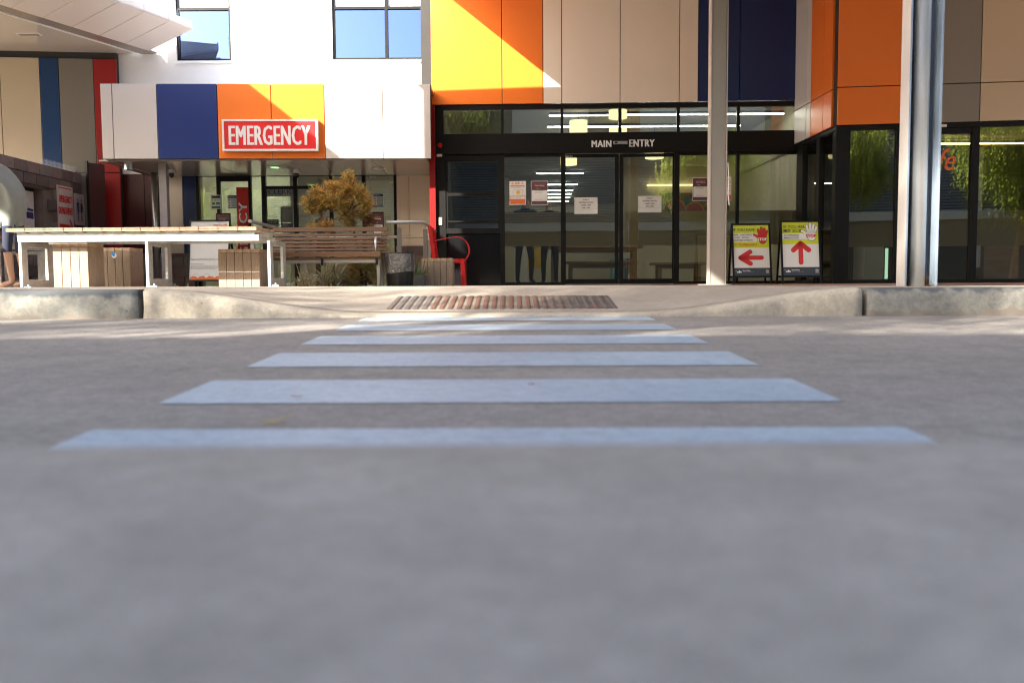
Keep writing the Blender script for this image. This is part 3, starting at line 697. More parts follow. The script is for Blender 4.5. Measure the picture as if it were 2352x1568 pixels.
MB().box(A.x, 14.6, .25, B.x + .02, 14.62, A.z).build('cloth', m_paper, t); MB().box(A.x - .1, 14.5, .004, A.x + .2, 14.7, .03).build('base', m_frame, t); MB().tube([(A.x + .04, 14.63, .02), (A.x + .04, 14.63, A.z)], .008, 8).build('pole', m_steel, t)
A = at(2035, 570, 14.3); B = at(2041, 632, 14.3); t = thing('upright_light', 'glowing pale green upright light tube behind the first cafe window', 'light', (A.x, 14.3, 0.003))
MB().box(A.x, 14.3, .07, A.x + .04, 14.33, A.z).build('lit_tube', emis('lit_green_tube', (.55, 1.0, .8), .3), t); MB().box(A.x - .03, 14.3, .003, A.x + .07, 14.36, .069).build('base', m_frame, t)
for k, (x0, x1, h, Y, m, lb) in enumerate(((1985, 2030, .95, 15.5, m_paper, 'white counter front inside the first cafe window'), (2260, 2340, 1.05, 16.0, m_wood2, 'timber counter inside the end cafe window'))):
    A = at(x0, 600, Y); B = at(x1, 600, Y); t = thing('cafe_counter', lb, 'counter', (A.x, Y, .003)); MB().box(A.x, Y, .003, B.x, Y + .5, h - .04).build('body', m, t); MB().box(A.x - .03, Y - .03, h - .039, B.x + .03, Y + .53, h).build('counter_top', m_wood2, t)

# ================================================================== EMERGENCY WING
emb = thing('emergency_wing', 'low emergency entrance with panelled canopy in white, blue and orange under a white upper storey', 'building', (-4.5, 17.5, 0))
ZC0 = CAN.hit(700, 366)[1]; ZC1 = CAN.hit(500, 193.5)[1]
xc = [235, 262, 364, 502, 625, 747, 880, 990]
for i, m in enumerate((m_white, m_white, m_blue, m_orange, m_orange, m_white, m_white)):
    panel(CAN, 0, 0, 0, 0, m, emb, uz=(CAN.hit(xc[i], 280)[0], ZC0, CAN.hit(xc[i + 1], 280)[0], ZC1))
cu0, cu1 = CAN.hit(235, 280)[0], CAN.hit(991, 280)[0]
cl, cr_ = CAN.P(cu0, 0), CAN.P(cu1, 0)
MB().pbox(CAN, cu0 + .01, ZC0 + .01, cu1, ZC1 - .01, -.05, .010).build('wall', m_back, emb)
MB().hexa([(cl.x + .02, cl.y + .06, ZC1 - .06), (cr_.x, cr_.y + .06, ZC1 - .06), (cr_.x, 17.3, ZC1 - .06), (cl.x + .02, 17.3, ZC1 - .06), (cl.x + .02, cl.y + .06, ZC1 - .01), (cr_.x, cr_.y + .06, ZC1 - .01), (cr_.x, 17.3, ZC1 - .01), (cl.x + .02, 17.3, ZC1 - .01)]).build('roof', m_white, emb)
# soffit panels, one by one
sj = [-7.06, -6.2, -5.25, -4.3, -3.35, -2.4, -1.44]
for i in range(6):
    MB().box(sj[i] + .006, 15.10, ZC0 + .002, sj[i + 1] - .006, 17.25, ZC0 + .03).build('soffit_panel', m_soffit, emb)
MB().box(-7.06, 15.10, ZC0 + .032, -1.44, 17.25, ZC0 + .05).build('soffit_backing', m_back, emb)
MB().box(cl.x - .01, cl.y + .02, ZC0, cl.x + .02, 17.25, ZC1 - .012).build('end_panel', m_white, emb)
# upper white storey, built round its windows
UE = lambda x, y=80: EW.hit(x, y)[0]
HE = lambda y, x=700: EW.hit(x, y)[1]
w_l, w_r = UE(270), UE(1010)
zs_ = HE(139); zwt = 6.2
for a_, b_ in ((w_l, UE(404)), (UE(530), UE(763)), (UE(995), UE(1012))):
    MB().pbox(EW, a_, zs_, b_, 7.2, -.2, 0).build('wall', m_wrender, emb)
MB().pbox(EW, w_l, ZC0 + .06, w_r + .1, zs_, -.2, 0).build('wall', m_wrender, emb)
MB().pbox(EW, w_l, zwt, w_r + .1, 7.2, -.2, -.0).build('parapet', m_wrender, emb)
for k, (x0, x1, mul) in enumerate(((404, 530, ()), (763, 995, (887,)))):
    wf = MB().pbox(EW, UE(x0), zs_, UE(x1), zs_ + .05, -.12, -.04).build('window', m_frame, emb)
    fr = MB().pbox(EW, UE(x0), zs_ + .05, UE(x0) + .045, zwt, -.12, -.04); fr.pbox(EW, UE(x1) - .045, zs_ + .05, UE(x1), zwt, -.12, -.04)
    fr.pbox(EW, UE(x0) + .045, HE(21), UE(x1) - .045, HE(15), -.12, -.04)
    for mx_ in mul: fr.pbox(EW, UE(mx_) - .03, zs_ + .05, UE(mx_) + .03, zwt, -.121, -.038)
    fr.build('frame', m_frame, wf)
    MB().pbox(EW, UE(x0) + .04, zs_ + .04, UE(x1) - .04, HE(20), -.09, -.08).build('glass_pane', m_glassup, wf)
    MB().pbox(EW, UE(x0) + .04, HE(16), UE(x1) - .04, zwt, -.09, -.08).build('spandrel', mat('pale_spandrel', (.55, .60, .62), .3), wf)
    xs0 = [UE(x0) + .045] + [UE(m_) + .03 for m_ in mul]; xs1 = [UE(m_) - .03 for m_ in mul] + [UE(x1) - .045]
    for p_, q_ in zip(xs0, xs1):
        MB().pbox(EW, p_ + .13, zs_ + .42, q_, HE(36), -.30, -.29).build('blind', mat('pale_blind', (.50, .52, .52), .8), wf)
    MB().pbox(EW, UE(x0) - .02, zs_ - .05, UE(x1) + .02, zs_ - .001, -.01, .035).build('sill', m_wrender, wf)
wbox('window_room', -7.6, 17.75, 4.2, -1.0, 17.85, 6.2, mat('dim_room', (.12, .16, .20), .8), emb)
wbox('room_floor', -7.6, 17.5, 4.1, -1.0, 17.85, 4.19, m_back, emb)
# ground floor emergency glazing
ZE1 = HE(398, 650)
def eb(x0, z0, x1, z1, d0=-.06, d1=.02, m=None, name='mullion'):
    return MB().pbox(EW, EW.hit(x0, 480)[0], z0, EW.hit(x1, 480)[0], z1, d0, d1).build(name, m or m_frame, emb)
eb(392, .02, 420.5, ZE1, d0=-.1, m=m_cream, name='cladding_panel'); eb(421.5, .02, 451, ZE1, d0=-.1, m=m_navy, name='cladding_panel')
eb(452, ZE1 - .04, 911, ZC0 - .004, name='head_rail', d1=.03)
for x0, x1 in ((452, 459), (499, 507), (572, 578), (602, 612), (675, 684), (757, 765), (832, 840), (905, 911)): eb(x0, 0, x1, ZE1 - .042)
for x0, x1 in ((459, 499), (507, 572), (578, 602), (612, 675), (684, 757), (765, 832), (840, 905)):
    MB().pbox(EW, EW.hit(x0, 480)[0] - .01, .03, EW.hit(x1, 480)[0] + .01, ZE1 - .04, -.034, -.026).build('glass_pane', m_glass, emb)
eb(507, ZE1 - .15, 572, ZE1 - .043, name='door_head', d1=.0); eb(612, HE(434), 832, HE(427), name='door_head', d1=.015)
eb(912, .78, 939.5, ZC0 - .01, d0=-.1, m=m_cream, name='cladding_panel'); eb(940.5, .78, 994, ZC0 - .01, d0=-.1, m=m_cream, name='cladding_panel')
# interior of the emergency room
wbox('interior_floor', -7, 17.36, -.03, -1.7, 21.5, .003, m_floor, emb)
wbox('interior_wall', -7, 21.5, 0, -1.7, 21.6, 2.6, m_wall, emb); wbox('interior_wall', -7.05, 17.4, 0, -7, 21.6, 2.6, m_wall, emb); wbox('interior_wall', -1.7, 17.4, 0, -1.66, 21.6, 2.6, m_wall, emb)
wbox('interior_ceiling', -7, 17.45, 2.56, -1.7, 21.6, 2.62, m_ceil, emb)
wbox('interior_wall', -6.8, 19.4, 0, -4.9, 19.5, 2.56, mat('pale_green_wall', (.58, .60, .42), .7), emb)
for k, (xx, yy) in enumerate(((-5.6, 18.4), (-3.6, 19.2))):
    t = thing('ceiling_light', ('panel light on the ceiling behind the red EMERGENCY strip', 'panel light on the ceiling behind the shrub')[k], 'ceiling light', (xx, yy, 2.54), group='panel lights in the emergency room')
    MB().box(xx - .5, yy - .12, 2.535, xx + .5, yy + .12, 2.556).build('lit_panel', m_tube, t); MB().box(xx - .53, yy - .15, 2.557, xx + .53, yy + .15, 2.5595).build('housing', m_frame, t)
# red recess left of the entrance
MB().pbox(EW, EW.hit(243, 450)[0], 0, EW.hit(331, 450)[0] - .006, ZE1, -.12, -.02).build('cladding_panel', m_dkred, emb)
MB().pbox(EW, EW.hit(331, 450)[0] + .006, 0, EW.hit(354, 450)[0], ZE1, -.12, -.02).build('cladding_panel', m_dkred, emb)
MB().pbox(EW, EW.hit(243, 450)[0], 0, EW.hit(392, 450)[0], ZE1 + .1, -.16, -.121).build('wall', m_back, emb)
MB().pbox(EW, EW.hit(366, 450)[0], .5, EW.hit(391, 450)[0], ZE1, -.10, -.02).build('cladding_panel', m_cream, emb)

# ---- block courses (individual blocks)
def blockwork(pl, u0_, u1, z0, z1, parent, hole=None, seed=1, d=.0):
    rnd = random.Random(seed); meshes = []
    bl, bh = .39, .19
    for mm in m_blocks:
        q = MB().box(-bl / 2 + .003, -.045, -bh / 2 + .003, bl / 2 - .003, 0, bh / 2 - .003)
        me = bpy.data.meshes.new('block'); me.from_pydata([tuple(v) for v in q.v], [], q.f); me.materials.append(mm); meshes.append(me)
    ang = math.atan2(pl.U.y, pl.U.x); inv = WM[parent.name].inverted(); r = 0
    z = z0
    while z < z1 - .02:
        h = min(bh, z1 - z - .0); u = u0_ - (bl / 2 if r % 2 else 0)
        while u < u1 - .01:
            a_, b_ = max(u, u0_), min(u + bl, u1)
            if b_ - a_ > .03 and not (hole and b_ > hole[0] and a_ < hole[2] and z + h > hole[1] and z < hole[3]):
                c = inv @ pl.P((a_ + b_) / 2, z + h / 2, d)
                # mesh front face lies at local y = 0 ... -.045; local -y must face out
                inst(rnd.choice(meshes), 'block', parent, c, (0, 0, ang), ((b_ - a_) / bl, 1, h / bh))
            u += bl + .010
        z += bh + .010; r += 1
hole = (BW.hit(30, 480)[0], BW.hit(60, 519)[1] - .3, BW.hit(95, 480)[0], BW.hit(60, 436)[1])
bwall = thing('block_wall', 'brown concrete block wall running back on the left with signs on it', 'wall', (-8.35, 14.5, 0))
hole = (2.1, .95, 3.68, 1.76)
blockwork(BW, 0.0, 5.0, 0, 1.99, bwall, hole, 3)
MB().pbox(BW, 0, 0, hole[0] - .002, 2.0, -.19, -.004).build('mortar_bed', m_mortar, bwall)
MB().pbox(BW, hole[2] + .002, 0, 5.0, 2.0, -.19, -.004).build('mortar_bed', m_mortar, bwall)
MB().pbox(BW, hole[0], hole[3], hole[2], 2.0, -.19, -.004).build('mortar_bed', m_mortar, bwall)
MB().pbox(BW, hole[0], 0, hole[2], hole[1], -.19, -.004).build('mortar_bed', m_mortar, bwall)
MB().pbox(BW, hole[0], hole[1], hole[2], hole[3], -.19, -.16).build('recess_back', m_back, bwall)
q = MB()
for k in range(13): q.pbox(BW, k * .40 + .003, 2.0, k * .40 + .39, 2.19, -.20, .012)
cops = []
for k in range(13):
    MB().pbox(BW, k * .39 + .003, 2.0, min(5.0, k * .39 + .384), 2.19, -.20, .050).build('block', m_blocks[(1, 3, 1, 0)[k % 4]], bwall)
# low block wall under the cream panels
lowb = thing('low_block_wall', 'low brown block wall under the cream panels behind the handrail', 'wall', (-2.0, 17.2, 0))
blockwork(EW, EW.hit(911, 580)[0], EW.hit(994, 580)[0], 0, .775, lowb, None, 5, .05)
MB().pbox(EW, EW.hit(911, 580)[0], 0, EW.hit(994, 580)[0], .776, -.1, .04).build('mortar_bed', m_mortar, lowb)
lowb2 = thing('low_block_wall', 'dark low block wall between the two slim posts behind the tables', 'wall', (-6.9, 17.2, 0))
blockwork(EW, EW.hit(243, 580)[0], EW.hit(455, 580)[0], 0, .66, lowb2, None, 8, .12)
MB().pbox(EW, EW.hit(243, 580)[0], 0, EW.hit(455, 580)[0], .66, .03, .11).build('mortar_bed', m_mortar, lowb2)
# dark red gate leaf at the end of the block wall
gate = thing('gate_leaf', 'dark maroon gate leaf standing open at the end of the block wall', 'gate', (-8.2, 17.0, 0))
A = at(206, 500, 16.6); B = at(243, 500, 16.9)
gp = Plane((A.x, 16.6), (B.x, 16.9)); MB().pbox(gp, 0, .02, gp.L, 2.35, -.02, .02).build('gate_panel', mat('maroon_gate', (.06, .012, .014), .5), gate); MB().pbox(gp, -.03, 0, -.001, 2.38, -.025, .025).build('gate_post', m_frame, gate)
# bird spikes
sp = thing('bird_spikes', 'strip of thin bird spikes on top of the block wall', 'bird spikes', (-8.35, 16.3, 2.19))
q = MB(); q.box(-8.38, 15.7, 2.19, -8.34, 16.9, 2.197)
for k in range(26):
    y = 15.72 + k * .046
    for dx in (-.05, .0, .05): q.tube([(-8.36, y, 2.195), (-8.36 + dx, y + .01, 2.31)], .0016, 4, cap=False)
q.build('spike_strip', m_steel, sp)

# ================================================================== LEFT WING AND PROW CANOPY
lwb = thing('left_wing', 'left wing wall with cream, blue, grey and red upright panels under a prow shaped canopy', 'building', (-9, 17.2, 0))
UL = lambda x, y=260: LW.hit(x, y)[0]
ZL1 = LW.hit(150, 135)[1]; zj = LW.hit(200, 397)[1]
for x0, x1, m in ((-260, -100, m_olive), (-100, 6.5, m_tan), (6.5, 97, m_tan), (97, 140.5, m_midblue), (140.5, 220, m_olive), (220, 273, m_red)):
    panel(LW, 0, 0, 0, 0, m, lwb, uz=(UL(x0), zj, UL(x1), ZL1)); panel(LW, 0, 0, 0, 0, m, lwb, uz=(UL(x0), 0, UL(x1), zj), gap=.006)
MB().pbox(LW, UL(-260), 0, UL(273) - .01, ZL1 + .6, -.2, .010).build('wall', m_back, lwb)
# prow: lower edge A, upper edge B
def proj(p):
    d = Vector(p) - Vector((0, 0, CZ)); k = FPX / d.dot(f_); return CX + d.dot(rt) * k, CY - d.dot(up) * k
A1 = at(360, 141, 17.2); A0 = at(0, 32, 14.2); ZA = 4.52
dirA = Vector((A1.x - A0.x, A1.y - A0.y, 0)).normalized()
perp = Vector((dirA.y, -dirA.x, 0))
A1 = Vector((A1.x, 17.25, ZA)); 
prow = thing('prow_canopy', 'white prow shaped canopy of tilted panels jutting out overhead at top left', 'canopy', (-8, 15, 4.5))
n = 15; L = .58
off = perp * 1.07 + Vector((0, 0, .28))
for i in range(n):
    a0 = A1 - dirA * (L * i + .206); a1 = A1 - dirA * (L * (i + 1) + .194)
    th = Vector((0, 0, .03))
    MB().hexa([a0, a1, a1 + off, a0 + off, a0 + th, a1 + th, a1 + off + th, a0 + off + th]).build('soffit_panel', m_white, prow)
    b0, b1 = a0 + off + Vector((0, 0, .004)), a1 + off + Vector((0, 0, .004)); hb = Vector((0, 0, .15)); bk = -perp * .03
    MB().hexa([b0, b1, b1 + bk, b0 + bk, b0 + hb, b1 + hb, b1 + hb + bk, b0 + hb + bk]).build('fascia_panel', m_white, prow)
e0, e1 = A1 - dirA * .2, A1 - dirA * (L * n + .2)
up15 = Vector((0, 0, .40))
MB().hexa([e0 + Vector((0, 0, .035)), e1 + Vector((0, 0, .035)), e1 + off * .97 + Vector((0, 0, .035)), e0 + off * .97 + Vector((0, 0, .035)), e0 + up15, e1 + up15, e1 + off * .97 + Vector((0, 0, .13)), e0 + off * .97 + Vector((0, 0, .13))]).build('canopy_core', m_white, prow)
# horizontal soffit behind the prow, with a pale trim line
tr0 = e0 - perp * .32; tr1 = e1 - perp * .32
for i in range(12):
    a0 = A1 - dirA * (.72 * i + .004); a1 = A1 - dirA * (.72 * (i + 1) - .004)
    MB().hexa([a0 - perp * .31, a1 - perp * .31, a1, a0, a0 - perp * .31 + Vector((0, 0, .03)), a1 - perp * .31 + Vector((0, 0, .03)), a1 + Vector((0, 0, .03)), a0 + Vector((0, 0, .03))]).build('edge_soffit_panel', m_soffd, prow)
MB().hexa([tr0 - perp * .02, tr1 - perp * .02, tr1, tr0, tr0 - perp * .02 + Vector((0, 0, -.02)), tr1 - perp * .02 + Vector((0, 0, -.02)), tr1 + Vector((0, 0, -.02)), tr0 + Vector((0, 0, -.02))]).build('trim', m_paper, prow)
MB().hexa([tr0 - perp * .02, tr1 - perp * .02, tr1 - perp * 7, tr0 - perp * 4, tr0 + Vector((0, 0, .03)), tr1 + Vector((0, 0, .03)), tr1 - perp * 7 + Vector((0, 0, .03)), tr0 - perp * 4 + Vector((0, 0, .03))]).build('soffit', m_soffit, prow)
MB().hexa([tr0 + Vector((0, 0, .25)), tr1 + Vector((0, 0, .25)), tr1 - perp * 7 + Vector((0, 0, .25)), tr0 - perp * 4 + Vector((0, 0, .25)), tr0 + Vector((0, 0, .35)), tr1 + Vector((0, 0, .35)), tr1 - perp * 7 + Vector((0, 0, .35)), tr0 - perp * 4 + Vector((0, 0, .35))]).build('roof', m_grey, prow)
a = at(80, 113, 15.9)
t = thing('soffit_light', 'thin rectangular light flush in the ceiling of the prow canopy', 'light fitting', (a.x, a.y, ZA)); MB().box(a.x - .28, 15.80, ZA - .012, a.x + .12, 15.95, ZA + .002).build('housing', m_paper, t); MB().box(a.x - .26, 15.82, ZA - .016, a.x + .10, 15.93, ZA - .0125).build('diffuser', m_soffd, t)
q = MB()
for k in range(60):
    p = e0 - dirA * (k * .05 + .35) + off + Vector((0, 0, .155))
    for dd in (-.05, 0, .05): q.tube([p, p + perp * dd + Vector((0, 0, .11))], .0016, 4, cap=False)
sp2 = thing('bird_spikes', 'thin bird spikes along the top edge of the prow canopy', 'bird spikes', tuple(e0 + off + Vector((0, 0, .15)))); q.build('spike_strip', m_steel, sp2)
# ================================================================== UNSEEN WALKWAY ROOF, slabs outlined to cast the shade edges
wr = thing('shade_roof', 'unseen flat walkway roof on the steel columns, with slabs added and outlined to cast shade edges', 'roof', (4, 10, 6.0))
ZW = 5.35
def slab(pts, z0, z1, m, parent, name): return MB().prism(pts, lambda x, y, d: Vector((x, y, d)), z0, z1).build(name, m, parent)
slab([(-1.47, 13.03), (13, 13.03), (13, 15.4), (-1.47, 15.4)], ZW, ZW + .12, m_wrender, wr, 'shade_slab')  # edge set for the diagonal shade; pale underside bounces light onto the cladding
slab([(-4.04, 3.8), (13, 3.8), (13, 13.028), (-4.04, 13.028)], ZW, ZW + .12, m_wrender, wr, 'shade_slab')
slab([(-12.2, 4.72), (-4.042, 4.72), (-4.042, 8.7), (-12.2, 8.7)], ZW, ZW + .12, m_wrender, wr, 'shade_slab')  # added slab, keeps sun off the bench and rear stools
slab([(-7.8, 8.702), (-4.042, 8.702), (-4.042, 12.44)], ZW, ZW + .12, m_wrender, wr, 'shade_slab')  # added wedge, keeps sun off the glazing beside the doors
slab([(-14, 9.3), (-6.98, 9.3), (-6.98, 13.4), (-14, 13.4)], ZW, ZW + .12, m_wrender, wr, 'shade_slab')  # added slab, casts the diagonal shade on the canopy fascia
# columns
A = at(1624.5, 620, 10.8); B = at(1667, 620, 10.8); zc = zpath(A.x, 10.8)
c1 = thing('steel_column', 'slender pale steel column standing in front of the right sliding door', 'column', ((A.x + B.x) / 2, 10.8, zc))
xf = at(1631, 620, 10.8).x
q = MB(); q.box(xf, 10.80, zc, B.x - .012, 10.944, 5.335); q.build('shaft', m_post, c1, bevel=.010)
MB().box(B.x - .0115, 10.79, zc, B.x, 10.944, 5.34).build('edge_strip', m_colw, c1)
MB().box(xf - .012, 10.792, zc, xf - .0005, 10.944, 5.34).build('edge_strip', m_colw, c1)
MB().box(A.x - .06, 10.72, zc - .005, B.x + .06, 11.06, zc + .012).build('base_plate', m_galv, c1)
q = MB(); q.tube([(B.x + .01, 10.79, 1.5), (B.x + .022, 10.78, 1.3), (B.x + .018, 10.79, 1.1), (B.x + .03, 10.78, .98)], .006, 6); q.build('cable', m_paper, c1)
Yc = 5.65
A = at(2059, 600, Yc); B = at(2154.5, 600, Yc); zc = zpath(A.x, Yc) + .001
c2 = thing('steel_column', 'thick H section column with a downpipe in its web standing on the kerb', 'column', ((A.x + B.x) / 2, Yc, zc))
X = lambda x: at(x, 600, Yc).x
MB().box(X(2079), Yc + .002, zc, X(2079) + .011, Yc + .128, 5.34).build('flange', m_colw, c2, bevel=.002)
MB().box(X(2079) + .0, Yc - .002, zc, X(2079) + .011, Yc + .0015, 5.34).build('flange_lit_edge', mat('blue_lit_edge', (.20, .25, .32), .5), c2)  # blue light along the flange edge, put into the colour
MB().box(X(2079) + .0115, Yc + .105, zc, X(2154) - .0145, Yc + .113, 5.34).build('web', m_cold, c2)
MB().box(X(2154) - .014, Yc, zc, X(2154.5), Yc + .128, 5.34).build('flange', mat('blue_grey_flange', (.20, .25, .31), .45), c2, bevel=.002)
cxp = (X(2097) + X(2132)) / 2; rp = (X(2132) - X(2097)) / 2
dp = thing('downpipe', 'shiny galvanised downpipe running down the web of the thick column', 'pipe', (cxp, Yc + .05, zc))
m_pipe = mat('shiny_pipe', (.72, .76, .80), .28, metal=.75, var=.06, scale=3, stretch=(10, 10, .4), grain=.05, bscale=60)
MB().lathe([(rp, 0), (rp, 5.3)], 40, (0, 0, 0)).build('pipe', m_pipe, dp, world=False, smooth=True)
MB().lathe([(rp + .003, 0), (rp + .003, .05)], 40, (0, 0, 1.95)).build('pipe_collar', m_pipe, dp, world=False, smooth=True)
m_leafd = leafmat('dry_leaf', (.16, .08, .035), (.30, .17, .07), .2)
rnd = random.Random(5); q = MB()
for k in range(70):
    sx = rnd.choice((X(2088), X(2140))) + rnd.uniform(-.022, .022); y = Yc + rnd.uniform(.015, .10); z = zc + abs(rnd.gauss(0, .028)); a = rnd.uniform(0, 6.3); l = rnd.uniform(.008, .02)
    d = Vector((math.cos(a), math.sin(a), rnd.uniform(-.6, .6))) * l; e = Vector((-math.sin(a), math.cos(a), rnd.uniform(-.5, .5))) * l * .3; p = Vector((sx, y, z + .006))
    q.quad(p - d, p - e, p + d, p + e)
tag(q.build('dry_leaves', m_leafd), 'dry brown leaf litter caught in the foot of the thick column', 'leaf litter', kind='stuff')
# slim posts of the emergency canopy
for (x0, x1, Y, m, lb, rd) in ((352, 365.5, 16.6, m_steel, 'shiny round steel pipe left of the slim grey canopy post', 1), (372.5, 390, 15.4, mat('lilac_grey_paint', (.30, .275, .285), .5), 'slim grey square canopy post beside the navy panel', 0)):
    A = at(x0, 560, Y); B = at(x1, 560, Y); xm = (A.x + B.x) / 2
    t = thing('canopy_post', lb, 'post', (xm, Y, 0))
    if rd: MB().lathe([((B.x - A.x) / 2, 0), ((B.x - A.x) / 2, ZC0)], 24, (0, 0, 0)).build('shaft', m, t, world=False, smooth=True)
    else: MB().box(A.x, Y - .06, 0, B.x, Y + .06, ZC0).build('shaft', m, t, bevel=.005)
    MB().box(xm - .11, Y - .11, 0.001, xm + .11, Y + .11, .014).build('base_plate', m_galv, t)

# ---------------------------------------------------------------- EMERGENCY sign
a = CAN.rect(516, 278, 733.5, 350)
es = thing_on(CAN, (a[0] + a[2]) / 2, a[1], .05, 'emergency_sign', 'red lightbox sign reading EMERGENCY in white with a white frame on the canopy', 'sign')
MB().pbox(CAN, a[0] + .01, a[1] + .01, a[2] - .01, a[3] - .01, .052, .12).build('box', m_white, es)
fr = MB(); ft = .033
fr.pbox(CAN, a[0], a[3] - ft, a[2], a[3], .052, .15); fr.pbox(CAN, a[0], a[1], a[2], a[1] + ft, .052, .15)
fr.pbox(CAN, a[0], a[1] + ft, a[0] + ft, a[3] - ft, .052, .149); fr.pbox(CAN, a[2] - ft, a[1] + ft, a[2], a[3] - ft, .052, .149)
fr.build('frame', m_letw, es, bevel=.003)
MB().pbox(CAN, a[0] + ft, a[1] + ft, a[2] - ft, a[3] - ft, .121, .138).build('face', m_sred, es)
b_ = CAN.rect(532, 292, 715.5, 336.5)
text('EMERGENCY', b_[2] - b_[0], b_[3] - b_[1], m_letw, es, CAN.mat((b_[0] + b_[2]) / 2, (b_[1] + b_[3]) / 2, .138), bold=.022, thick=.002)

# ---------------------------------------------------------------- flat print helper
class Sheet:
    """a poster or sign face in local fractions: x 0..1 to the right, y 0..1 up"""
    def __init__(s, M_, W, Hh, t, d=0.0): s.M = M_; s.W = W; s.H = Hh; s.t = t; s.d = d; s.k = 0
    def p(s, x, y, d): return s.M @ Vector((x * s.W, y * s.H, s.d + d))
    def rect(s, x0, y0, x1, y1, m, name='print', lvl=1):
        d = .0008 * lvl; P = s.p
        return MB().hexa([P(x0, y0, d), P(x1, y0, d), P(x1, y0, d - .0006), P(x0, y0, d - .0006), P(x0, y1, d), P(x1, y1, d), P(x1, y1, d - .0006), P(x0, y1, d - .0006)]).build(name, m, s.t)
    def poly(s, pts, m, name='print', lvl=1):
        return MB().prism(pts, lambda x, y, d: s.p(x, y, d), .0008 * lvl - .0006, .0008 * lvl).build(name, m, s.t)
    def polys(s, pl_, m, name='print', lvl=1):
        b = MB()
        for pts in pl_: b.prism(pts, lambda x, y, d: s.p(x, y, d), .0008 * lvl - .0006, .0008 * lvl)
        return b.build(name, m, s.t)
    def txt(s, body, x0, y0, x1, y1, m, bold=0, lvl=3, shear=0):
        mm = s.M @ Matrix.Translation(Vector(((x0 + x1) / 2 * s.W, (y0 + y1) / 2 * s.H, s.d + .0008 * lvl)))
        return text(body, (x1 - x0) * s.W, (y1 - y0) * s.H, m, s.t, mm, bold=bold, depth=0, shear=shear)
    def lines(s, x0, x1, y0, y1, n, m, lvl=3, seed=1, name='small_print'):
        rn = random.Random(seed); q = []; h = (y0 - y1) / n
        for i in range(n):
            y = y0 - h * i; x = x0
            while x < x1 - .02:
                wd = rn.uniform(.03, .09); e = min(x + wd, x1)
                if i == n - 1 and x > x0 + (x1 - x0) * .7: break
                q.append([(x, y - h * .45), (e, y - h * .45), (e, y), (x, y)]); x = e + .018
        return s.polys(q, m, name, lvl)
def capsule(x0, y0, x1, y1, r, asp, n=10):
    """rounded bar outline; asp = width / height of the sheet so ends stay round"""
    a = math.atan2(y1 - y0, (x1 - x0) * asp); pts = []
    for c, (px, py) in ((-1, (x0, y0)), (1, (x1, y1))):
        for i in range(n + 1):
            g = a + (math.pi / 2 if c < 0 else -math.pi / 2) + math.pi * i / n
            pts.append((px + r * math.cos(g) / asp, py + r * math.sin(g)))
    return pts
def poster(pl, x0, y0, x1, y1, label, name='poster', cat='poster', d=.004, m=None, grp=None, dz=0):
    a = pl.rect(x0, y0, x1, y1); W, Hh = a[2] - a[0], a[3] - a[1]
    t = thing_on(pl, (a[0] + a[2]) / 2, a[1], d, name, label, cat, grp)
    s = Sheet(pl.mat(a[0], a[1], d), W, Hh, t)
    P = s.p; MB().hexa([P(0, 0, 0), P(1, 0, 0), P(1, 0, -.002), P(0, 0, -.002), P(0, 1, 0), P(1, 1, 0), P(1, 1, -.002), P(0, 1, -.002)]).build('paper', m or m_paper, t)
    return s
DG = -.012
# posters on the main glass
s = poster(MAIN, 1170, 416, 1208, 470.5, 'white and orange ALERT poster on the left glass panel', d=DG)
s.txt('ALERT', .34, .86, .66, .96, m_orangep, .03); s.rect(.05, .78, .93, .82, m_orangep)
for cx in (.19, .80): s.poly([(cx - .10, .86), (cx + .10, .86), (cx, .965)], m_orangep); s.poly([(cx - .065, .872), (cx + .065, .872), (cx, .94)], m_paper, lvl=2); s.rect(cx - .01, .885, cx + .01, .92, m_black2, lvl=3)
s.lines(.06, .94, .76, .69, 2, m_greyp); s.rect(.22, .40, .80, .65, m_orangep); s.rect(.235, .41, .785, .64, m_paper, lvl=2)
s.poly([(.42, .47), (.5, .44), (.62, .46), (.68, .53), (.6, .60), (.5, .61), (.4, .55)], m_yel, lvl=3)
s.rect(.04, .03, .96, .38, m_orangep); s.rect(.06, .25, .94, .36, m_paper, lvl=2); s.lines(.09, .91, .34, .28, 2, m_greyp); s.lines(.42, .6, .055, .045, 1, m_letw)
def checkin(s):
    s.rect(.02, .02, .98, .98, m_mar); s.txt('Stay safe with the', .20, .83, .80, .885, m_orangep, .01); s.txt('Check In Qld app', .22, .765, .78, .825, m_letw, .02)
    s.poly([(.07, .16), (.93, .16), (.95, .18), (.95, .59), (.93, .61), (.07, .61), (.05, .59), (.05, .18)], m_paper, lvl=2); s.lines(.2, .8, .59, .55, 2, m_black2, seed=4); s.lines(.14, .86, .51, .48, 1, m_greyp, seed=5); s.lines(.2, .8, .24, .18, 2, m_greyp, seed=6); s.lines(.3, .6, .69, .67, 1, m_letw, seed=7)
checkin(poster(MAIN, 1220, 415.5, 1258.5, 470.5, 'maroon check in poster beside the ALERT poster', d=DG))
checkin(poster(MAIN, 1591, 408, 1627.5, 461, 'maroon check in poster left of the slender column', d=DG))
s = poster(MAIN, 1667, 406, 1680, 460.5, 'narrow strip of an orange and white warning poster right of the slender column', d=DG)
s.rect(.05, .02, .95, .24, m_orangep); s.poly([(.2, .86), (.85, .86), (.52, .97)], m_orangep); s.poly([(.33, .875), (.72, .875), (.52, .945)], m_paper, lvl=2); s.rect(.1, .79, .95, .82, m_orangep); s.lines(.1, .95, .75, .68, 2, m_greyp); s.rect(.1, .4, .95, .62, m_orangep); s.rect(.16, .42, .95, .60, m_paper, lvl=2)
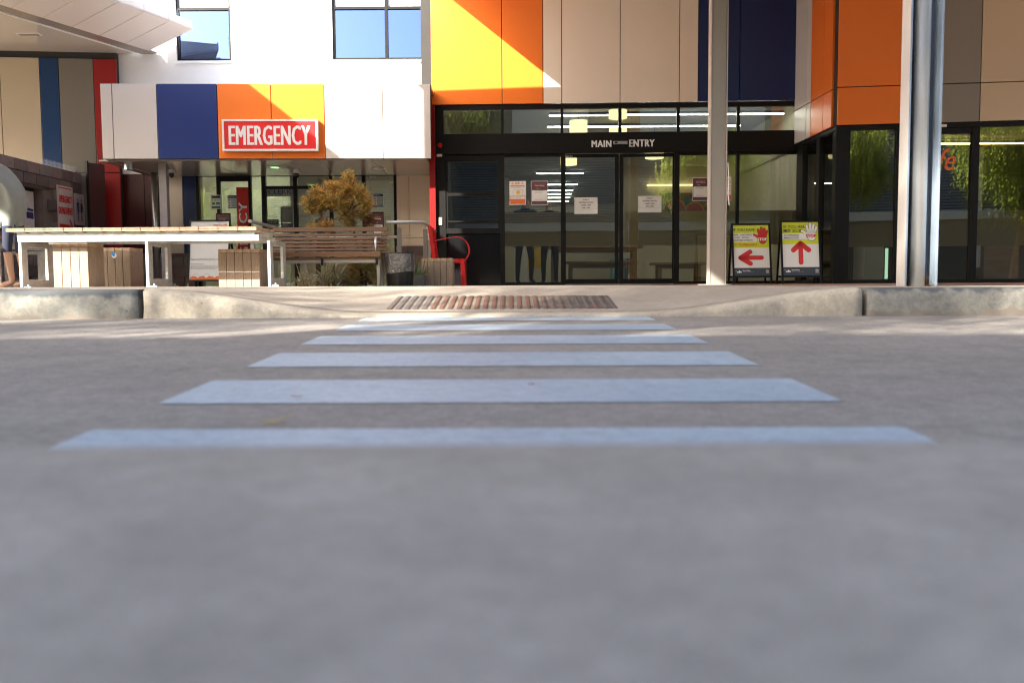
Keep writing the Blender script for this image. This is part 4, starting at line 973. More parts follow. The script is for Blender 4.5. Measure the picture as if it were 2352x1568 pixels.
def hours(s, k):
    for i, (tx, a_, b_) in enumerate((('STRICT', .37, .63), ('VISITING HOURS', .19, .81), ('10AM -1PM', .30, .70), ('3PM -7PM', .33, .67))):
        y = .86 - i * .165; s.txt(tx, a_, y - .04, b_, y + .04, m_black2, .025)
    q = [[(.03, .28), (.97, .28), (.97, .284), (.03, .284)], [(.03, .95), (.97, .95), (.97, .954), (.03, .954)], [(.03, .28), (.033, .28), (.033, .95), (.03, .95)], [(.967, .28), (.97, .28), (.97, .95), (.967, .95)]]
    s.polys(q, m_black2, 'border')
hours(poster(MAIN, 1319.5, 453, 1373, 491, 'white strict visiting hours notice on the left sliding door', 'notice', 'notice', d=-.044), 0)
hours(poster(MAIN, 1466, 449.5, 1520, 487.5, 'white strict visiting hours notice on the right sliding door', 'notice', 'notice', d=-.044), 1)
# emergency glass
DE = -.012
s = poster(EW, 485.5, 448, 508.5, 480, 'white poster with green boxes taped over the mullion of the emergency windows', d=.024)
s.rect(.07, .76, .93, .94, m_slate); s.rect(.07, .05, .93, .18, m_slate); s.rect(.12, .30, .40, .46, m_greenp); s.rect(.5, .30, .88, .48, m_greenp); s.polys([[(x - .05, .62), (x, .56), (x + .05, .62), (x, .68)] for x in (.16, .32, .48, .64, .80)], m_greenp)
def travel(s):
    s.rect(.02, .78, .98, .98, m_blup); s.txt('Feeling sick?', .05, .90, .55, .96, m_letw, .01, lvl=4); s.lines(.05, .9, .88, .82, 1, m_letw, seed=3); s.rect(.02, .02, .98, .10, m_blup); s.rect(.36, .14, .94, .74, m_teal)
    s.polys([[(x + .07 * math.cos(g * .785), y + .045 * math.sin(g * .785)) for g in range(8)] for x, y in ((.18, .64), (.18, .44), (.18, .24))], m_blup, 'icon'); s.lines(.4, .9, .72, .2, 8, m_paper, lvl=4)
travel(poster(EW, 522.5, 448, 546.5, 479.5, 'blue headed travel notice left of the red EMERGENCY strip', d=DE))
travel(poster(EW, 857.5, 444.5, 880.5, 475.5, 'blue headed travel notice on the glass right of the shrub', d=DE))
s = poster(EW, 546, 430, 574, 655, 'tall red strip with EMERGENCY written upward on the glass', 'emergency_strip', 'sign', d=.002, m=m_sred2)
a = EW.rect(549, 465, 571, 640)
mm = EW.mat((a[0] + a[2]) / 2, EW.hit(560, 545)[1], .003) @ Matrix.Rotation(R(90), 4, 'Z')
hh = EW.hit(560, 462)[1] - EW.hit(560, 640)[1]
mm = EW.mat((a[0] + a[2]) / 2, EW.hit(560, 465)[1] - 2.2 / 2 * .86 + .0, .003) @ Matrix.Rotation(R(90), 4, 'Z')
wtx = 1.86
mm = EW.mat((a[0] + a[2]) / 2, EW.hit(560, 465)[1] - wtx / 2, .003) @ Matrix.Rotation(R(90), 4, 'Z')
text('EMERGENCY', wtx, .165, m_letw, s.t, mm, bold=.03)
s = poster(EW, 613, 503, 638, 527, 'white and red STOP notice inside the emergency entrance', 'stop_notice', 'notice', d=-.08)
s.rect(.03, .5, .97, .97, m_sred2); s.txt('STOP', .12, .58, .82, .88, m_letw, .04)
s = poster(EW, 642, 473, 671, 511, 'pale printed check in sheet above the dark notice inside the entrance', d=-.08)
s.txt('COVID-19 CHECK IN', .08, .84, .92, .90, m_black2, .01); s.lines(.1, .9, .2, .08, 2, m_greyp)
s = poster(EW, 643, 512, 671, 526, 'dark printed notice low in the emergency entrance', d=-.08, m=m_black2); s.lines(.1, .9, .85, .3, 3, m_greyp)
q = EW.rect(606, 432, 660, 442.5); ck = thing_on(EW, q[0], q[1], -.1, 'clerk_sign', 'dark red CLERK lettering above the emergency counter', 'sign')
MB().pbox(EW, q[0] - .05, q[1] - .04, q[2] + .05, q[3] + .04, -.32, -.31).build('board', m_wall, ck)
text('CLERK', q[2] - q[0], q[3] - q[1], m_mar, ck, EW.mat((q[0] + q[2]) / 2, (q[1] + q[3]) / 2, -.309), bold=.03)
a = EW.rect(849, 404, 863, 408); tx = thing_on(EW, a[0], a[1], .021, 'door_number', 'tiny door number ED01.D1 on the top rail', 'door number'); text('ED01.D1', a[2] - a[0], a[3] - a[1], m_letw, tx, EW.mat((a[0] + a[2]) / 2, (a[1] + a[3]) / 2, -.012))
for (x0, x1, y0, y1, Y) in ((497, 528, 491, 520, 16.9), (857, 880, 488, 525, 16.8)):
    pl = Plane((-9, Y), (0, Y)); left = x0 < 600
    a = pl.rect(x0, y0, x1, y1); t = thing_on(pl, (a[0] + a[2]) / 2, 0, 0, 'poster_stand', 'maroon check in poster stand %s' % ('behind the white check in board' if left else 'half hidden right of the shrub'), 'stand')
    Wd = a[2] - a[0]; z0 = a[3] - .60
    s = Sheet(pl.mat(a[0], z0, 0), Wd, .60, t); MB().pbox(pl, a[0] - .01, z0 - .01, a[2] + .01, a[3] + .01, -.02, -.001).build('board', m_frame, t); checkin(s)
    MB().pbox(pl, a[0] + .1, .001, a[0] + .13, z0 - .011, -.02, .01).build('pole', m_frame, t); MB().pbox(pl, a[0], 0.0, a[2], .012, -.15, .15).build('base', m_frame, t)

# block wall signs
def bwposter(u0_, z0, u1, z1, label, name, d=.053): 
    t = thing_on(BW, (u0_ + u1) / 2, z0, d, name, label, 'sign'); s = Sheet(BW.mat(u0_, z0, d), u1 - u0_, z1 - z0, t); P = s.p
    MB().hexa([P(0, 0, 0), P(1, 0, 0), P(1, 0, -.004), P(0, 0, -.004), P(0, 1, 0), P(1, 1, 0), P(1, 1, -.004), P(0, 1, -.004)]).build('board', mat('pale_sign_board', (.64, .55, .53), .5), t); return s
ua, ub = BW.hit(125.5, 480)[0], BW.hit(162, 480)[0]; zt_ = BW.hit(143, 428)[1]
s = bwposter(ua, .70, ub, zt_, 'white EMERGENCY DEPARTMENT sign with a red arrow on the block wall', 'direction_sign')
q = [[(.04, .02), (.05, .02), (.05, .98), (.04, .98)], [(.95, .02), (.96, .02), (.96, .98), (.95, .98)], [(.08, .955), (.92, .955), (.92, .975), (.08, .975)]]
s.polys(q, m_sred2, 'border'); s.txt('EMERGENCY', .12, .74, .90, .85, m_sred2, .03); s.txt('DEPARTMENT', .09, .56, .94, .67, m_sred2, .03)
s.polys([[(.10, .355), (.78, .355), (.78, .405), (.10, .405)], [(.70, .49), (.78, .49), (.95, .38), (.78, .27), (.70, .27), (.82, .38)]], m_sred2, 'arrow')
ua, ub = BW.hit(164.5, 480)[0], BW.hit(188, 480)[0]; za, zb = BW.hit(176, 517)[1], BW.hit(176, 446)[1]
s = bwposter(ua, za, ub, zb, 'white toilets sign with two standing figures on the block wall', 'toilet_sign')
for cx, dress in ((.36, 0), (.68, 1)):
    s.poly([(cx + .05 * math.cos(g * .6), .80 + .035 * math.sin(g * .6)) for g in range(11)], m_navyp, 'figure')
    if dress: s.polys([[(cx - .06, .72), (cx + .06, .72), (cx + .13, .42), (cx - .10, .42)], [(cx - .05, .42), (cx - .01, .42), (cx - .01, .12), (cx - .05, .12)], [(cx + .02, .42), (cx + .06, .42), (cx + .06, .12), (cx + .02, .12)], [(cx + .08, .70), (cx + .2, .52), (cx + .1, .55)]], m_navyp, 'figure')
    else: s.polys([[(cx - .09, .73), (cx + .09, .73), (cx + .07, .42), (cx - .07, .42)], [(cx - .07, .42), (cx - .01, .42), (cx - .02, .12), (cx - .06, .12)], [(cx + .01, .42), (cx + .07, .42), (cx + .06, .12), (cx + .02, .12)], [(cx - .13, .70), (cx - .10, .70), (cx - .13, .42), (cx - .16, .42)], [(cx + .10, .70), (cx + .13, .70), (cx + .16, .42), (cx + .13, .42)]], m_navyp, 'figure')
s = bwposter(hole[0] + .05, 1.0, 3.55, hole[3] - .06, 'white board with dark blue wave bands in the recess of the block wall', 'wave_sign', d=-.10)
def band(y0, amp, th, ph, taper):
    t_, b_ = [], []
    for i in range(25):
        x = .02 + .96 * i / 24; y = y0 + amp * math.sin(x * 5.2 + ph); h = th * (1 - taper * x)
        t_.append((x, y + h / 2)); b_.append((x, y - h / 2))
    return t_, b_
for y0, th, ph, tp in ((.50, .085, 3.6, .3), (.36, .13, 3.6, -.3)):
    t_, b_ = band(y0, .045, th, ph, tp)
    for i0, i1 in ((0, 7), (8, 14), (15, 19), (20, 24)): s.poly(t_[i0:i1 + 1][::-1] + b_[i0:i1 + 1], m_navyp, 'wave_band')
s.poly([(.52 + .05 * math.cos(g * .45), .82 + .05 * math.sin(g * .45)) for g in range(14)], m_black2, 'dot'); s.poly([(.53 + .018 * math.cos(g * .45), .82 + .018 * math.sin(g * .45)) for g in range(14)], m_paper, 'dot', lvl=2)

# ---------------------------------------------------------------- A-frame signs
def aframe(xl, xr, yt, yb, Y, rz, label):
    A = at(xl, (yt + yb) / 2, Y); B = at(xr, (yt + yb) / 2, Y); W = (B.x - A.x); ztop = at((xl + xr) / 2, yt, Y + .18).z; z0 = zpath(A.x, Y) + .004
    t = thing('a_frame_sign', label, 'sign', ((A.x + B.x) / 2, Y, z0), rz); H_ = ztop - z0; D = .20
    lean = lambda z: D * z / H_
    def bar_(x0, x1, z0_, z1_, th, sgn):       # leaning bar; sgn -1 front leaf, +1 rear leaf
        f = lambda x, y, z: (x, y * 1.0 + (lean(z) if sgn < 0 else 2 * D - lean(z)), z)
        return [f(x0, -th, z0_), f(x1, -th, z0_), f(x1, 0, z0_), f(x0, 0, z0_), f(x0, -th, z1_), f(x1, -th, z1_), f(x1, 0, z1_), f(x0, 0, z1_)]
    fw = .028
    for sgn, nm in ((-1, 'front_frame'), (1, 'rear_frame')):
        b = MB()
        b.hexa(bar_(-W / 2, -W / 2 + fw, 0, H_, .024, sgn)); b.hexa(bar_(W / 2 - fw, W / 2, 0, H_, .024, sgn))
        b.hexa(bar_(-W / 2 + fw, W / 2 - fw, H_ - fw, H_, .0238, sgn)); b.hexa(bar_(-W / 2 + fw, W / 2 - fw, .10, .10 + fw, .0238, sgn))
        b.build(nm, m_frame, t, world=False)
    b = MB(); b.hexa(bar_(-W / 2 + fw, W / 2 - fw, .10 + fw, H_ - fw, .010, 1)); b.build('rear_board', m_paper, t, world=False)
    b = MB(); b.hexa(bar_(-W / 2 + fw, W / 2 - fw, .10 + fw, H_ - fw, .010, -1)); b.build('board', m_paper, t, world=False)
    # sheet frame leaning
    za = .10 + fw; ang = math.atan2(D, H_); Hs = (H_ - fw - za) / math.cos(ang)
    m_ = WM[t.name] @ Matrix.Translation(Vector((-W / 2 + fw, lean(za) - .0105, za))) @ Matrix.Rotation(R(90) - ang, 4, 'X')
    return Sheet(m_, W - 2 * fw, Hs, t)
def hand(s, cx, cy, k, asp, fill, line, sw=1):
    caps = [(-.055, .03, -.085, .165, .026), (-.012, .05, -.008, .215, .026), (.035, .04, .060, .19, .025), (.075, .02, .118, .135, .023), (-.075, -.02, -.185, .055, .026)]
    pal = [(-.105, -.01), (-.08, .07), (.095, .06), (.105, -.06), (.075, -.135), (.01, -.165), (-.05, -.14)]
    for gr, mm, lv in ((.0075, line, 2), (0, fill, 3)):
        q = [capsule(cx + a * k / asp, cy + b * k, cx + c * k / asp, cy + d * k, (r + gr) * k, asp) for a, b, c, d, r in caps]
        ce = 1 + gr * 9; q.append([(cx + px * k * ce / asp, cy + .0 + py * k * ce) for px, py in pal])
        s.polys(q, mm, 'hand', lv)
    s.txt('STOP', cx - .105 * k / asp, cy - .095 * k, cx + .10 * k / asp, cy - .025 * k, m_sred2 if fill == m_letw_ else m_letw, .045, lvl=5)
m_letw_ = m_paper
def logo(s):
    s.rect(0, 0, 1, .155, m_slate); s.txt('North West', .235, .088, .45, .115, m_paper, .02, lvl=3); s.txt('Hospital and Health Service', .235, .062, .56, .080, m_greyp, 0, lvl=3)
    s.polys([[(.06, .07), (.10, .09), (.125, .075), (.10, .055)], [(.11, .07), (.14, .115), (.17, .07), (.14, .05)], [(.15, .075), (.185, .10), (.21, .06), (.17, .06)], [(.02, .1), (.07, .105), (.06, .098)]], m_paper, 'emblem', 2)
    s.polys([[(.88, .045), (.98, .045), (.975, .055), (.885, .055)], [(.885, .06), (.975, .06), (.97, .09), (.99, .11), (.95, .112), (.93, .125), (.91, .112), (.87, .11), (.89, .09)]], m_greyp, 'crest', 2)
s = aframe(1684.5, 1774, 513, 650, 13.75, R(-2), 'a-frame sign with a red hand and red arrow pointing left')
asp = s.W / s.H
s.rect(0, .55, 1, 1, m_lime); s.rect(0, .665, .66, .84, m_paper, lvl=2)
s.txt('IF YOU HAVE', .01, .875, .62, .935, m_black2, .015); s.txt('FEVER  .  SORE THROAT', .01, .79, .54, .822, m_black2, .008); s.txt('COUGH  .  FATIGUE', .01, .737, .44, .769, m_black2, .008); s.txt('SHORTNESS OF BREATH', .01, .684, .54, .716, m_black2, .008)
s.txt('GO TO EMERGENCY', .01, .592, .66, .635, m_sred2, .025)
m_hw = m_sred2
hand(s, .815, .765, .82, asp, m_sred2, m_black2)
s.polys([capsule(.20, .355, .78, .355, .042, asp), capsule(.19, .355, .46, .47, .046, asp), capsule(.19, .355, .46, .24, .046, asp)], m_sred2, 'arrow', 2); logo(s)
s = aframe(1797.5, 1888, 506, 646, 13.35, R(-4), 'a-frame sign with a white hand and red arrow pointing up')
asp = s.W / s.H
s.rect(0, .585, 1, 1, m_lime); s.rect(0, .675, .70, .785, m_paper, lvl=2)
s.txt('IF YOU ARE', .05, .885, .64, .945, m_black2, .015); s.txt('NOT', .05, .808, .24, .868, m_black2, .05); s.txt('SICK', .29, .808, .54, .868, m_black2, .015)
s.txt('GO THROUGH', .05, .738, .46, .772, m_black2, .008); s.txt('MAIN DOORS', .05, .686, .46, .720, m_black2, .008)
hand(s, .80, .785, .86, asp, m_paper, m_black2)
for o in s.t.children:
    pass
s.polys([capsule(.50, .24, .50, .60, .042, asp), capsule(.50, .60, .30, .475, .046, asp), capsule(.50, .60, .72, .475, .046, asp)], m_sred2, 'arrow', 2); logo(s)

# ---------------------------------------------------------------- check in board behind the table
s = aframe(428, 524, 505, 645, 15.0, 0, 'white check in board in a black stand behind the long table')
s.txt('COVID-19 CHECK IN', .03, .80, .90, .85, m_black2, .02); s.txt('North West', .60, .92, .83, .955, m_orangep, .02); s.txt('Hospital and Health Service', .60, .895, .95, .91, m_greyp)
s.txt('Patients and Visitors scan this code to sign in', .03, .33, .99, .36, m_black2); s.txt('Privacy Information:', .03, .255, .38, .275, m_black2, .02); s.lines(.03, .97, .245, .17, 4, m_greyp)
s.rect(0, 0, 1, .028, m_orangep); s.polys([[(x - .11, .028), (x + .11, .028), (x + .05, .055 + .01 * (i % 2)), (x - .04, .06)] for i, x in enumerate((.12, .33, .55, .76))], m_orangep, 'print', 2)
s.polys([[(x + .012 * math.cos(g), y + .008 * math.sin(g)) for g in range(0, 6)] for i, (x, y) in enumerate([(.1 + .04 * k, .075 + .03 * math.sin(k * .9)) for k in range(14)])], m_teal, 'print', 2)
s.polys([[(.84, .925), (.87, .955), (.90, .925)], [(.88, .925), (.92, .965), (.96, .925)]], m_orangep, 'emblem', 2)

# ---------------------------------------------------------------- galvanised table with timber planks
def plank_mesh(w_, l_, h_, m, name='plank'):
    q = MB(); q.box(-w_ / 2, -l_ / 2, 0, w_ / 2, l_ / 2, h_)
    me = bpy.data.meshes.new(name); me.from_pydata([tuple(v) for v in q.v], [], q.f); me.materials.append(m); return me
def table(X0, X1, Y0, Y1, h, zb, rz, label, npl, legs):
    Lx = X1 - X0; D = Y1 - Y0
    t = thing('outdoor_table', label, 'table', (X0, Y0, zb), rz, 'galvanised tables with timber tops')
    w_ = Lx / npl; me = plank_mesh(w_ - .006, D, .021, m_woodt)
    for i in range(npl):
        o = inst(me, 'plank', t, (w_ * (i + .5), D / 2, h - .021 + random.uniform(-.0008, .0008))); b = o.modifiers.new('b', 'BEVEL'); b.width = .002
        o = inst(me, 'plank', t, (w_ * (i + .5), D / 2, h - .045 + random.uniform(-.0005, .0005)), (0, 0, 0)); b = o.modifiers.new('b', 'BEVEL'); b.width = .002
    q = MB()
    q.box(.10, .06, h - .098, Lx - .04, .07, h - .046); q.box(.10, D - .07, h - .098, Lx - .04, D - .06, h - .046)
    for i in range(npl): q.box(w_ * (i + 1) - .02, .06, h - .06, w_ * (i + 1) + .02, D - .06, h - .0465)
    q.build('fascia', m_galv, t, world=False)
    q = MB(); q.box(.13, .02, h - .168, Lx + .02, .058, h - .099); q.build('rail', m_galv, t, world=False, bevel=.004)
    q = MB(); q.box(.13, D - .058, h - .168, Lx + .02, D - .02, h - .099); q.build('rail', m_galv, t, world=False, bevel=.004)
    for lx in legs:
        q = MB(); zt = h - .169; y0, y1 = .03, D - .03
        q.box(lx, y0, 0, lx + .035, y0 + .13, zt); q.box(lx, y1 - .13, 0, lx + .035, y1, zt)
        q.box(lx, y0 + .1305, 0, lx + .035, y1 - .1305, .11); q.box(lx, y0 + .1305, zt - .05, lx + .035, y1 - .1305, zt)
        q.build('leg', m_galv, t, world=False, bevel=.002)
        q = MB(); q.box(lx + .036, y0 + .01, 0, lx + .12, y0 + .07, .028); q.lathe([(.013, .028), (.013, .05)], 6, (lx + .08, y0 + .04, 0)); q.box(lx + .036, y1 - .08, 0, lx + .12, y1 - .02, .028); q.lathe([(.013, .028), (.013, .05)], 6, (lx + .08, y1 - .05, 0))
        q.build('foot_plate', m_galv, t, world=False)
    return t
TY = 10.5
tl_ = at(12, 524, TY); tr_ = at(589.5, 527, TY); zb = zpath(-4.5, TY)
table(tl_.x, tr_.x, TY, TY + .78, tl_.z - zb + .0, zb, 0, 'long galvanised table with a timber plank top standing just behind the kerb', 13, (.13, 1.655, (at(613, 600, TY).x - tl_.x)))
table(-7.05, -4.45, 10.9, 11.6, tl_.z - zb, zpath(-6, 11), R(90), 'second galvanised timber topped table running back beside the block wall', 10, (.13, 1.2, 2.4))
def stool(X0, X1, Y, h, n, label, deep=.42, top=True):
    zb = zpath(X0, Y); t = thing('timber_stool', label, 'stool', ((X0 + X1) / 2, Y + deep / 2, zb), 0, 'timber block stools'); W = X1 - X0
    q = MB(); q.box(-W / 2 + .02, -deep / 2 + .022, .01, W / 2 - .02, deep / 2 - .022, h - .024); q.build('core', m_wdark, t, world=False)
    w_ = W / n
    me = bpy.data.meshes.new('board'); qq = MB().box(-w_ / 2 + .003, 0, 0, w_ / 2 - .003, .02, h - .048); me.from_pydata([tuple(v) for v in qq.v], [], qq.f); me.materials.append(m_woodg)
    mt = plank_mesh(w_ - .005, deep, .021, m_woodt)
    for i in range(n):
        x = -W / 2 + w_ * (i + .5)
        o = inst(me, 'board', t, (x, -deep / 2, 0)); b = o.modifiers.new('b', 'BEVEL'); b.width = .002
        o = inst(me, 'board', t, (x, deep / 2 - .02, 0))
        for zz in (h - .021, h - .044): o = inst(mt, 'plank', t, (x, 0, zz)); b = o.modifiers.new('b', 'BEVEL'); b.width = .002
    for sx in (-W / 2, W / 2 - .02):
        q = MB(); q.box(sx, -deep / 2 + .021, 0, sx + .0195, deep / 2 - .021, h - .046); q.build('side_board', m_woodg, t, world=False)
    return t
def sx_(x0, x1, yt, Y): return at(x0, 610, Y).x, at(x1, 610, Y).x, at((x0 + x1) / 2, yt, Y).z - zpath(at(x0, 610, Y).x, Y)
a = sx_(122, 203, 558.5, 10.66); stool(a[0], a[1], 10.66, a[2], 4, 'sunlit timber stool at the left end under the table')
a = sx_(229.5, 299.5, 569, 11.75); st2 = stool(a[0], a[1], 11.75, a[2], 4, 'shaded timber stool with a small blue and white sticker under the table')
a = sx_(501, 596, 572, 11.1); stool(a[0], a[1], 11.1, a[2], 5, 'five board timber stool at the right end under the table')
a = sx_(968, 1040, 593, 13.0); stool(a[0], a[1], 13.0, a[2], 5, 'low timber stool in front of the red chair')
c = at(262, 585, 11.745); sk = thing('sticker', 'small blue and white round sticker on a stool board', 'sticker', (c.x, 11.74, c.z))
MB().prism([(c.x + .033 * math.cos(g * .4), c.z - .01 + .036 * math.sin(g * .4)) for g in range(16)], lambda x, z, d: Vector((x, 11.748 - d, z)), 0, .002).build('backing', m_letw, sk)
MB().prism([(c.x - .008 + .022 * math.cos(g * .4), c.z + .006 + .030 * math.sin(g * .4)) for g in range(16)], lambda x, z, d: Vector((x, 11.746 - d, z)), .001, .002).build('dot', mat('sticker_blue', (.03, .30, .75), .4), sk)

# ---------------------------------------------------------------- slatted bench
BY = 11.6; bl, br = at(606, 560, BY).x, at(879, 560, BY).x; zb = zpath(-2, BY)
bn = thing('slatted_bench', 'brown timber slat bench with steel frame in front of the planting', 'bench', ((bl + br) / 2, BY, zb)); W = br - bl
def local_slat(y, z, h, d, tilt, x0=-W / 2, x1=W / 2, name='slat'):
    q = MB(); q.box(x0, -d / 2, -h / 2, x1, d / 2, h / 2); q.xf(Matrix.Translation(Vector((0, y, z))) @ Matrix.Rotation(tilt, 4, 'X')); return q.build(name, m_woodb, bn, world=False, bevel=.004)
zr = lambda y: at(740, y, BY + .45).z - zb
ys = [(522, 532), (536.5, 543), (545.5, 552), (554, 560.5), (562.5, 569), (571, 577), (579, 587)]
for i, (y0, y1) in enumerate(ys):
    z1_, z0_ = zr(y0), zr(y1); local_slat(.48 - .02 * i, (z0_ + z1_) / 2, z1_ - z0_, .024, R(-12))
zq = lambda y: at(740, y, BY).z - zb
for i, (yy, z_, h_, d_) in enumerate(((0.02, (zq(577.5) + zq(590)) / 2, zq(578) - zq(589.5), .045), (.10, zq(578) - .012, .024, .07), (.185, zq(578) - .016, .024, .07), (.27, zq(578) - .022, .024, .07), (.35, zq(578) - .03, .024, .07), (.06, zq(594), .035, .03))):
    local_slat(yy, z_, h_, d_, 0, -W / 2, W / 2 - .03)
q = MB(); z1_ = zq(597); z0_ = zq(604); q.box(-W / 2, .03, z0_, W / 2 - .04, .07, z1_); q.box(-W / 2, .36, z0_, W / 2 - .04, .40, z1_); q.build('seat_rail', m_post, bn, world=False, bevel=.003)
for lx in (-W / 2 + .12, at(867.5, 600, BY).x - (bl + br) / 2 - .02):
    q = MB(); q.box(lx, .028, 0, lx + .042, .072, z0_ + .003 if lx < 0 else z1_ + .0); q.build('leg', m_post, bn, world=False, bevel=.003)
    q = MB(); q.box(lx, .358, 0, lx + .042, .402, z0_ - .001); q.build('leg', m_post, bn, world=False, bevel=.003)
    q = MB(); q.hexa([(lx, .37, z1_), (lx + .04, .37, z1_), (lx + .04, .41, z1_), (lx, .41, z1_), (lx, .50, zr(524)), (lx + .04, .50, zr(524)), (lx + .04, .53, zr(524)), (lx, .53, zr(524))]); q.build('back_support', m_post, bn, world=False)
for xx in (660, 690, 722): 
    lx = at(xx, 560, BY + .5).x - (bl + br) / 2
    q = MB(); q.hexa([(lx, .40, z1_), (lx + .03, .40, z1_), (lx + .03, .43, z1_), (lx, .43, z1_), (lx, .52, zr(530)), (lx + .03, .52, zr(530)), (lx + .03, .55, zr(530)), (lx, .55, zr(530))]); q.build('back_support', m_galv, bn, world=False)
ax = at(862, 560, BY).x - (bl + br) / 2
q = MB(); za_ = zq(577); zt_ = zq(547)
q.tube([(ax, .01, za_), (ax + .004, .005, zt_ - .03), (ax + .008, .03, zt_ - .005), (ax + .012, .07, zt_), (ax + .014, .35, zt_ - .01), (ax + .014, .45, zt_ - .02)], [.014, .018, .019, .018, .016, .014], 10); q.build('armrest', m_steel, bn, world=False, smooth=True)
for xx in (740, 865): lx = at(xx, 600, BY).x - (bl + br) / 2; MB().tube([(lx, .0, z1_ + .02), (lx, .0, z0_ - .03)], .016, 8).build('bracket', m_frame, bn, world=False)

# ---------------------------------------------------------------- bin with liner
c = at(918, 620, 11.9); r1 = at(953, 590, 11.9).x - at(918, 590, 11.9).x; zt_ = at(918, 583, 11.9).z; zb = zpath(c.x, 11.9)
bi = thing('waste_bin', 'black ribbed plastic bin with a clear liner folded over its rim', 'bin', (c.x, 11.9, zb)); h = zt_ - zb
q = MB(); n = 48; prof = [(r1 * .84, 0), (r1 * .97, h)]
q.v = []; 
for r_, z_ in prof:
    for k in range(n):
        rr = r_ * (1 + (.018 if k % 4 < 2 else -.018)); g = 2 * math.pi * k / n; q.v.append(Vector((rr * math.cos(g), rr * math.sin(g), z_)))
for k in range(n): q.f.append([k, (k + 1) % n, n + (k + 1) % n, n + k]); q.mi.append(0)
q.f.append(list(reversed(range(n)))); q.mi.append(0); q.build('body', m_plast, bi, world=False)
MB().lathe([(r1 * .94, 0), (r1 * 1.02, 0), (r1 * 1.02, .012), (r1 * .94, .012)], 40, (0, 0, h)).build('rim', m_plast, bi, world=False, smooth=False)
rnd = random.Random(11); q = MB(); n = 72; rows = 9
for j in range(rows + 1):
    f = j / rows
    for k in range(n):
        g = 2 * math.pi * k / n; wv = math.sin(g * 3 + j) * .006 + math.sin(g * 7 + f * 5) * .004 + rnd.uniform(-.0028, .0028)
        rr = r1 * (1.045 + .05 * math.sin(f * 3.1)) + wv * (0.4 + f); z = h + .014 - f * (h * .62 + .03 * math.sin(g * 1.0 - 1.2)); 
        if j == 0: rr = r1 * .98; 
        q.v.append(Vector((rr * math.cos(g), rr * math.sin(g), z)))
for j in range(rows):
    for k in range(n): a_ = j * n + k; b_ = j * n + (k + 1) % n; q.f.append([a_, b_, b_ + n, a_ + n]); q.mi.append(0)
q.build('liner', m_liner, bi, world=False, smooth=True)

# ---------------------------------------------------------------- handrails
def rail(pts, r, posts, label, Yn, m=m_post):
    t = thing('handrail', label, 'handrail', (pts[0][0], pts[0][1], 0)); q = MB(); q.tube(pts, r, 14); q.build('rail', m_galv if r < .03 else m, t, smooth=True)
    for (x, y, zt) in posts:
        MB().box(x - .035, y - .02, 0, x + .035, y + .02, zt - .10).build('post', m, t, bevel=.004)
        MB().tube([(x, y, zt - .10), (x, y, zt - .018)], .008, 8).build('stem', m_galv, t, smooth=True)
P1 = at(888, 510.5, 14.2); P2 = at(965, 510.5, 14.2); P3 = at(977, 518, 14.2)
rail([P1, P2, P2 + Vector((.05, .03, -.004)), P2 + Vector((.10, .12, -.03)), P2 + Vector((.17, .9, -.10))], .026, [(at(918, 600, 14.2).x, 14.2, P1.z), (at(977.5, 600, 14.22).x, 14.24, P2.z - .01)], 'grey painted handrail with two posts bending back beside the bin', 14)
P1 = at(560, 507, 15.4); P2 = at(655, 530, 13.4)
P1 = at(574, 508, 14.6); P2 = at(668, 532, 16.6)
rail([P1, P2], .030, [(P1.x + .02, P1.y + .05, P1.z - .0)], 'sloping round handrail above the bench end', 14, m_colw)
P1 = at(640, 544, 16.2); P2 = at(990, 544, 16.2)
rail([P1, P2], .026, [(at(700, 560, 16.2).x, 16.2, P1.z)], 'straight level steel rail running behind the bench towards the red chair', 16)
P1 = at(979, 528, 14.9); P2 = at(993, 540, 14.9)
rail([(P1.x, 15.5, P1.z + .02), P1, P2], .024, [(at(985.5, 600, 14.9).x, 14.9, P2.z + .02)], 'short stub of handrail beside the black door jamb', 15)

# ---------------------------------------------------------------- red chair
YC = 13.9
rc = thing('red_chair', 'red metal chair in profile with thin looped wire armrests by the black jamb', 'chair', (at(1020, 600, YC).x, YC + .25, zpath(.9, YC)))
p = lambda x, y, Y=YC: at(x, y, Y)
def xbar(a, b, wd, Y0, Y1, nm, taper=1):
    a = p(*a); b = p(*b); d = (b - a).normalized(); nrm = Vector((-d.z, 0, d.x)) * wd / 2
    q = MB(); q.hexa([(a.x - nrm.x, Y0, a.z - nrm.z), (a.x + nrm.x, Y0, a.z + nrm.z), (a.x + nrm.x, Y1, a.z + nrm.z), (a.x - nrm.x, Y1, a.z - nrm.z), (b.x - nrm.x, Y0, b.z - nrm.z), (b.x + nrm.x, Y0, b.z + nrm.z), (b.x + nrm.x, Y1, b.z + nrm.z), (b.x - nrm.x, Y1, b.z - nrm.z)])
    return q.build(nm, m_redp, rc)
for Y0 in (YC, YC + .46):
    xbar((987, 519.5), (997, 594), .065, Y0, Y0 + .035, 'back_frame')
    A = p(1067, 594); B = p(1057.5, 657)
    MB().box(p(1058, 600).x, Y0, 0.005, p(1067, 600).x, Y0 + .05, p(1060, 594.5).z).build('leg', m_redp, rc, bevel=.003)
    MB().box(p(996, 600).x, Y0, 0.005, p(1003, 600).x, Y0 + .05, p(1060, 596).z).build('leg', m_redp, rc, bevel=.003)
    MB().box(p(1003.5, 600).x, Y0 + .001, p(1000, 603).z, p(1057.5, 600).x, Y0 + .049, p(1000, 594.8).z).build('seat_rail', m_redp, rc, bevel=.003)
MB().box(p(999, 600).x, YC + .051, p(1000, 599).z, p(1066, 600).x, YC + .459, p(1000, 594.5).z).build('seat', m_redp, rc, bevel=.003)
q = MB()
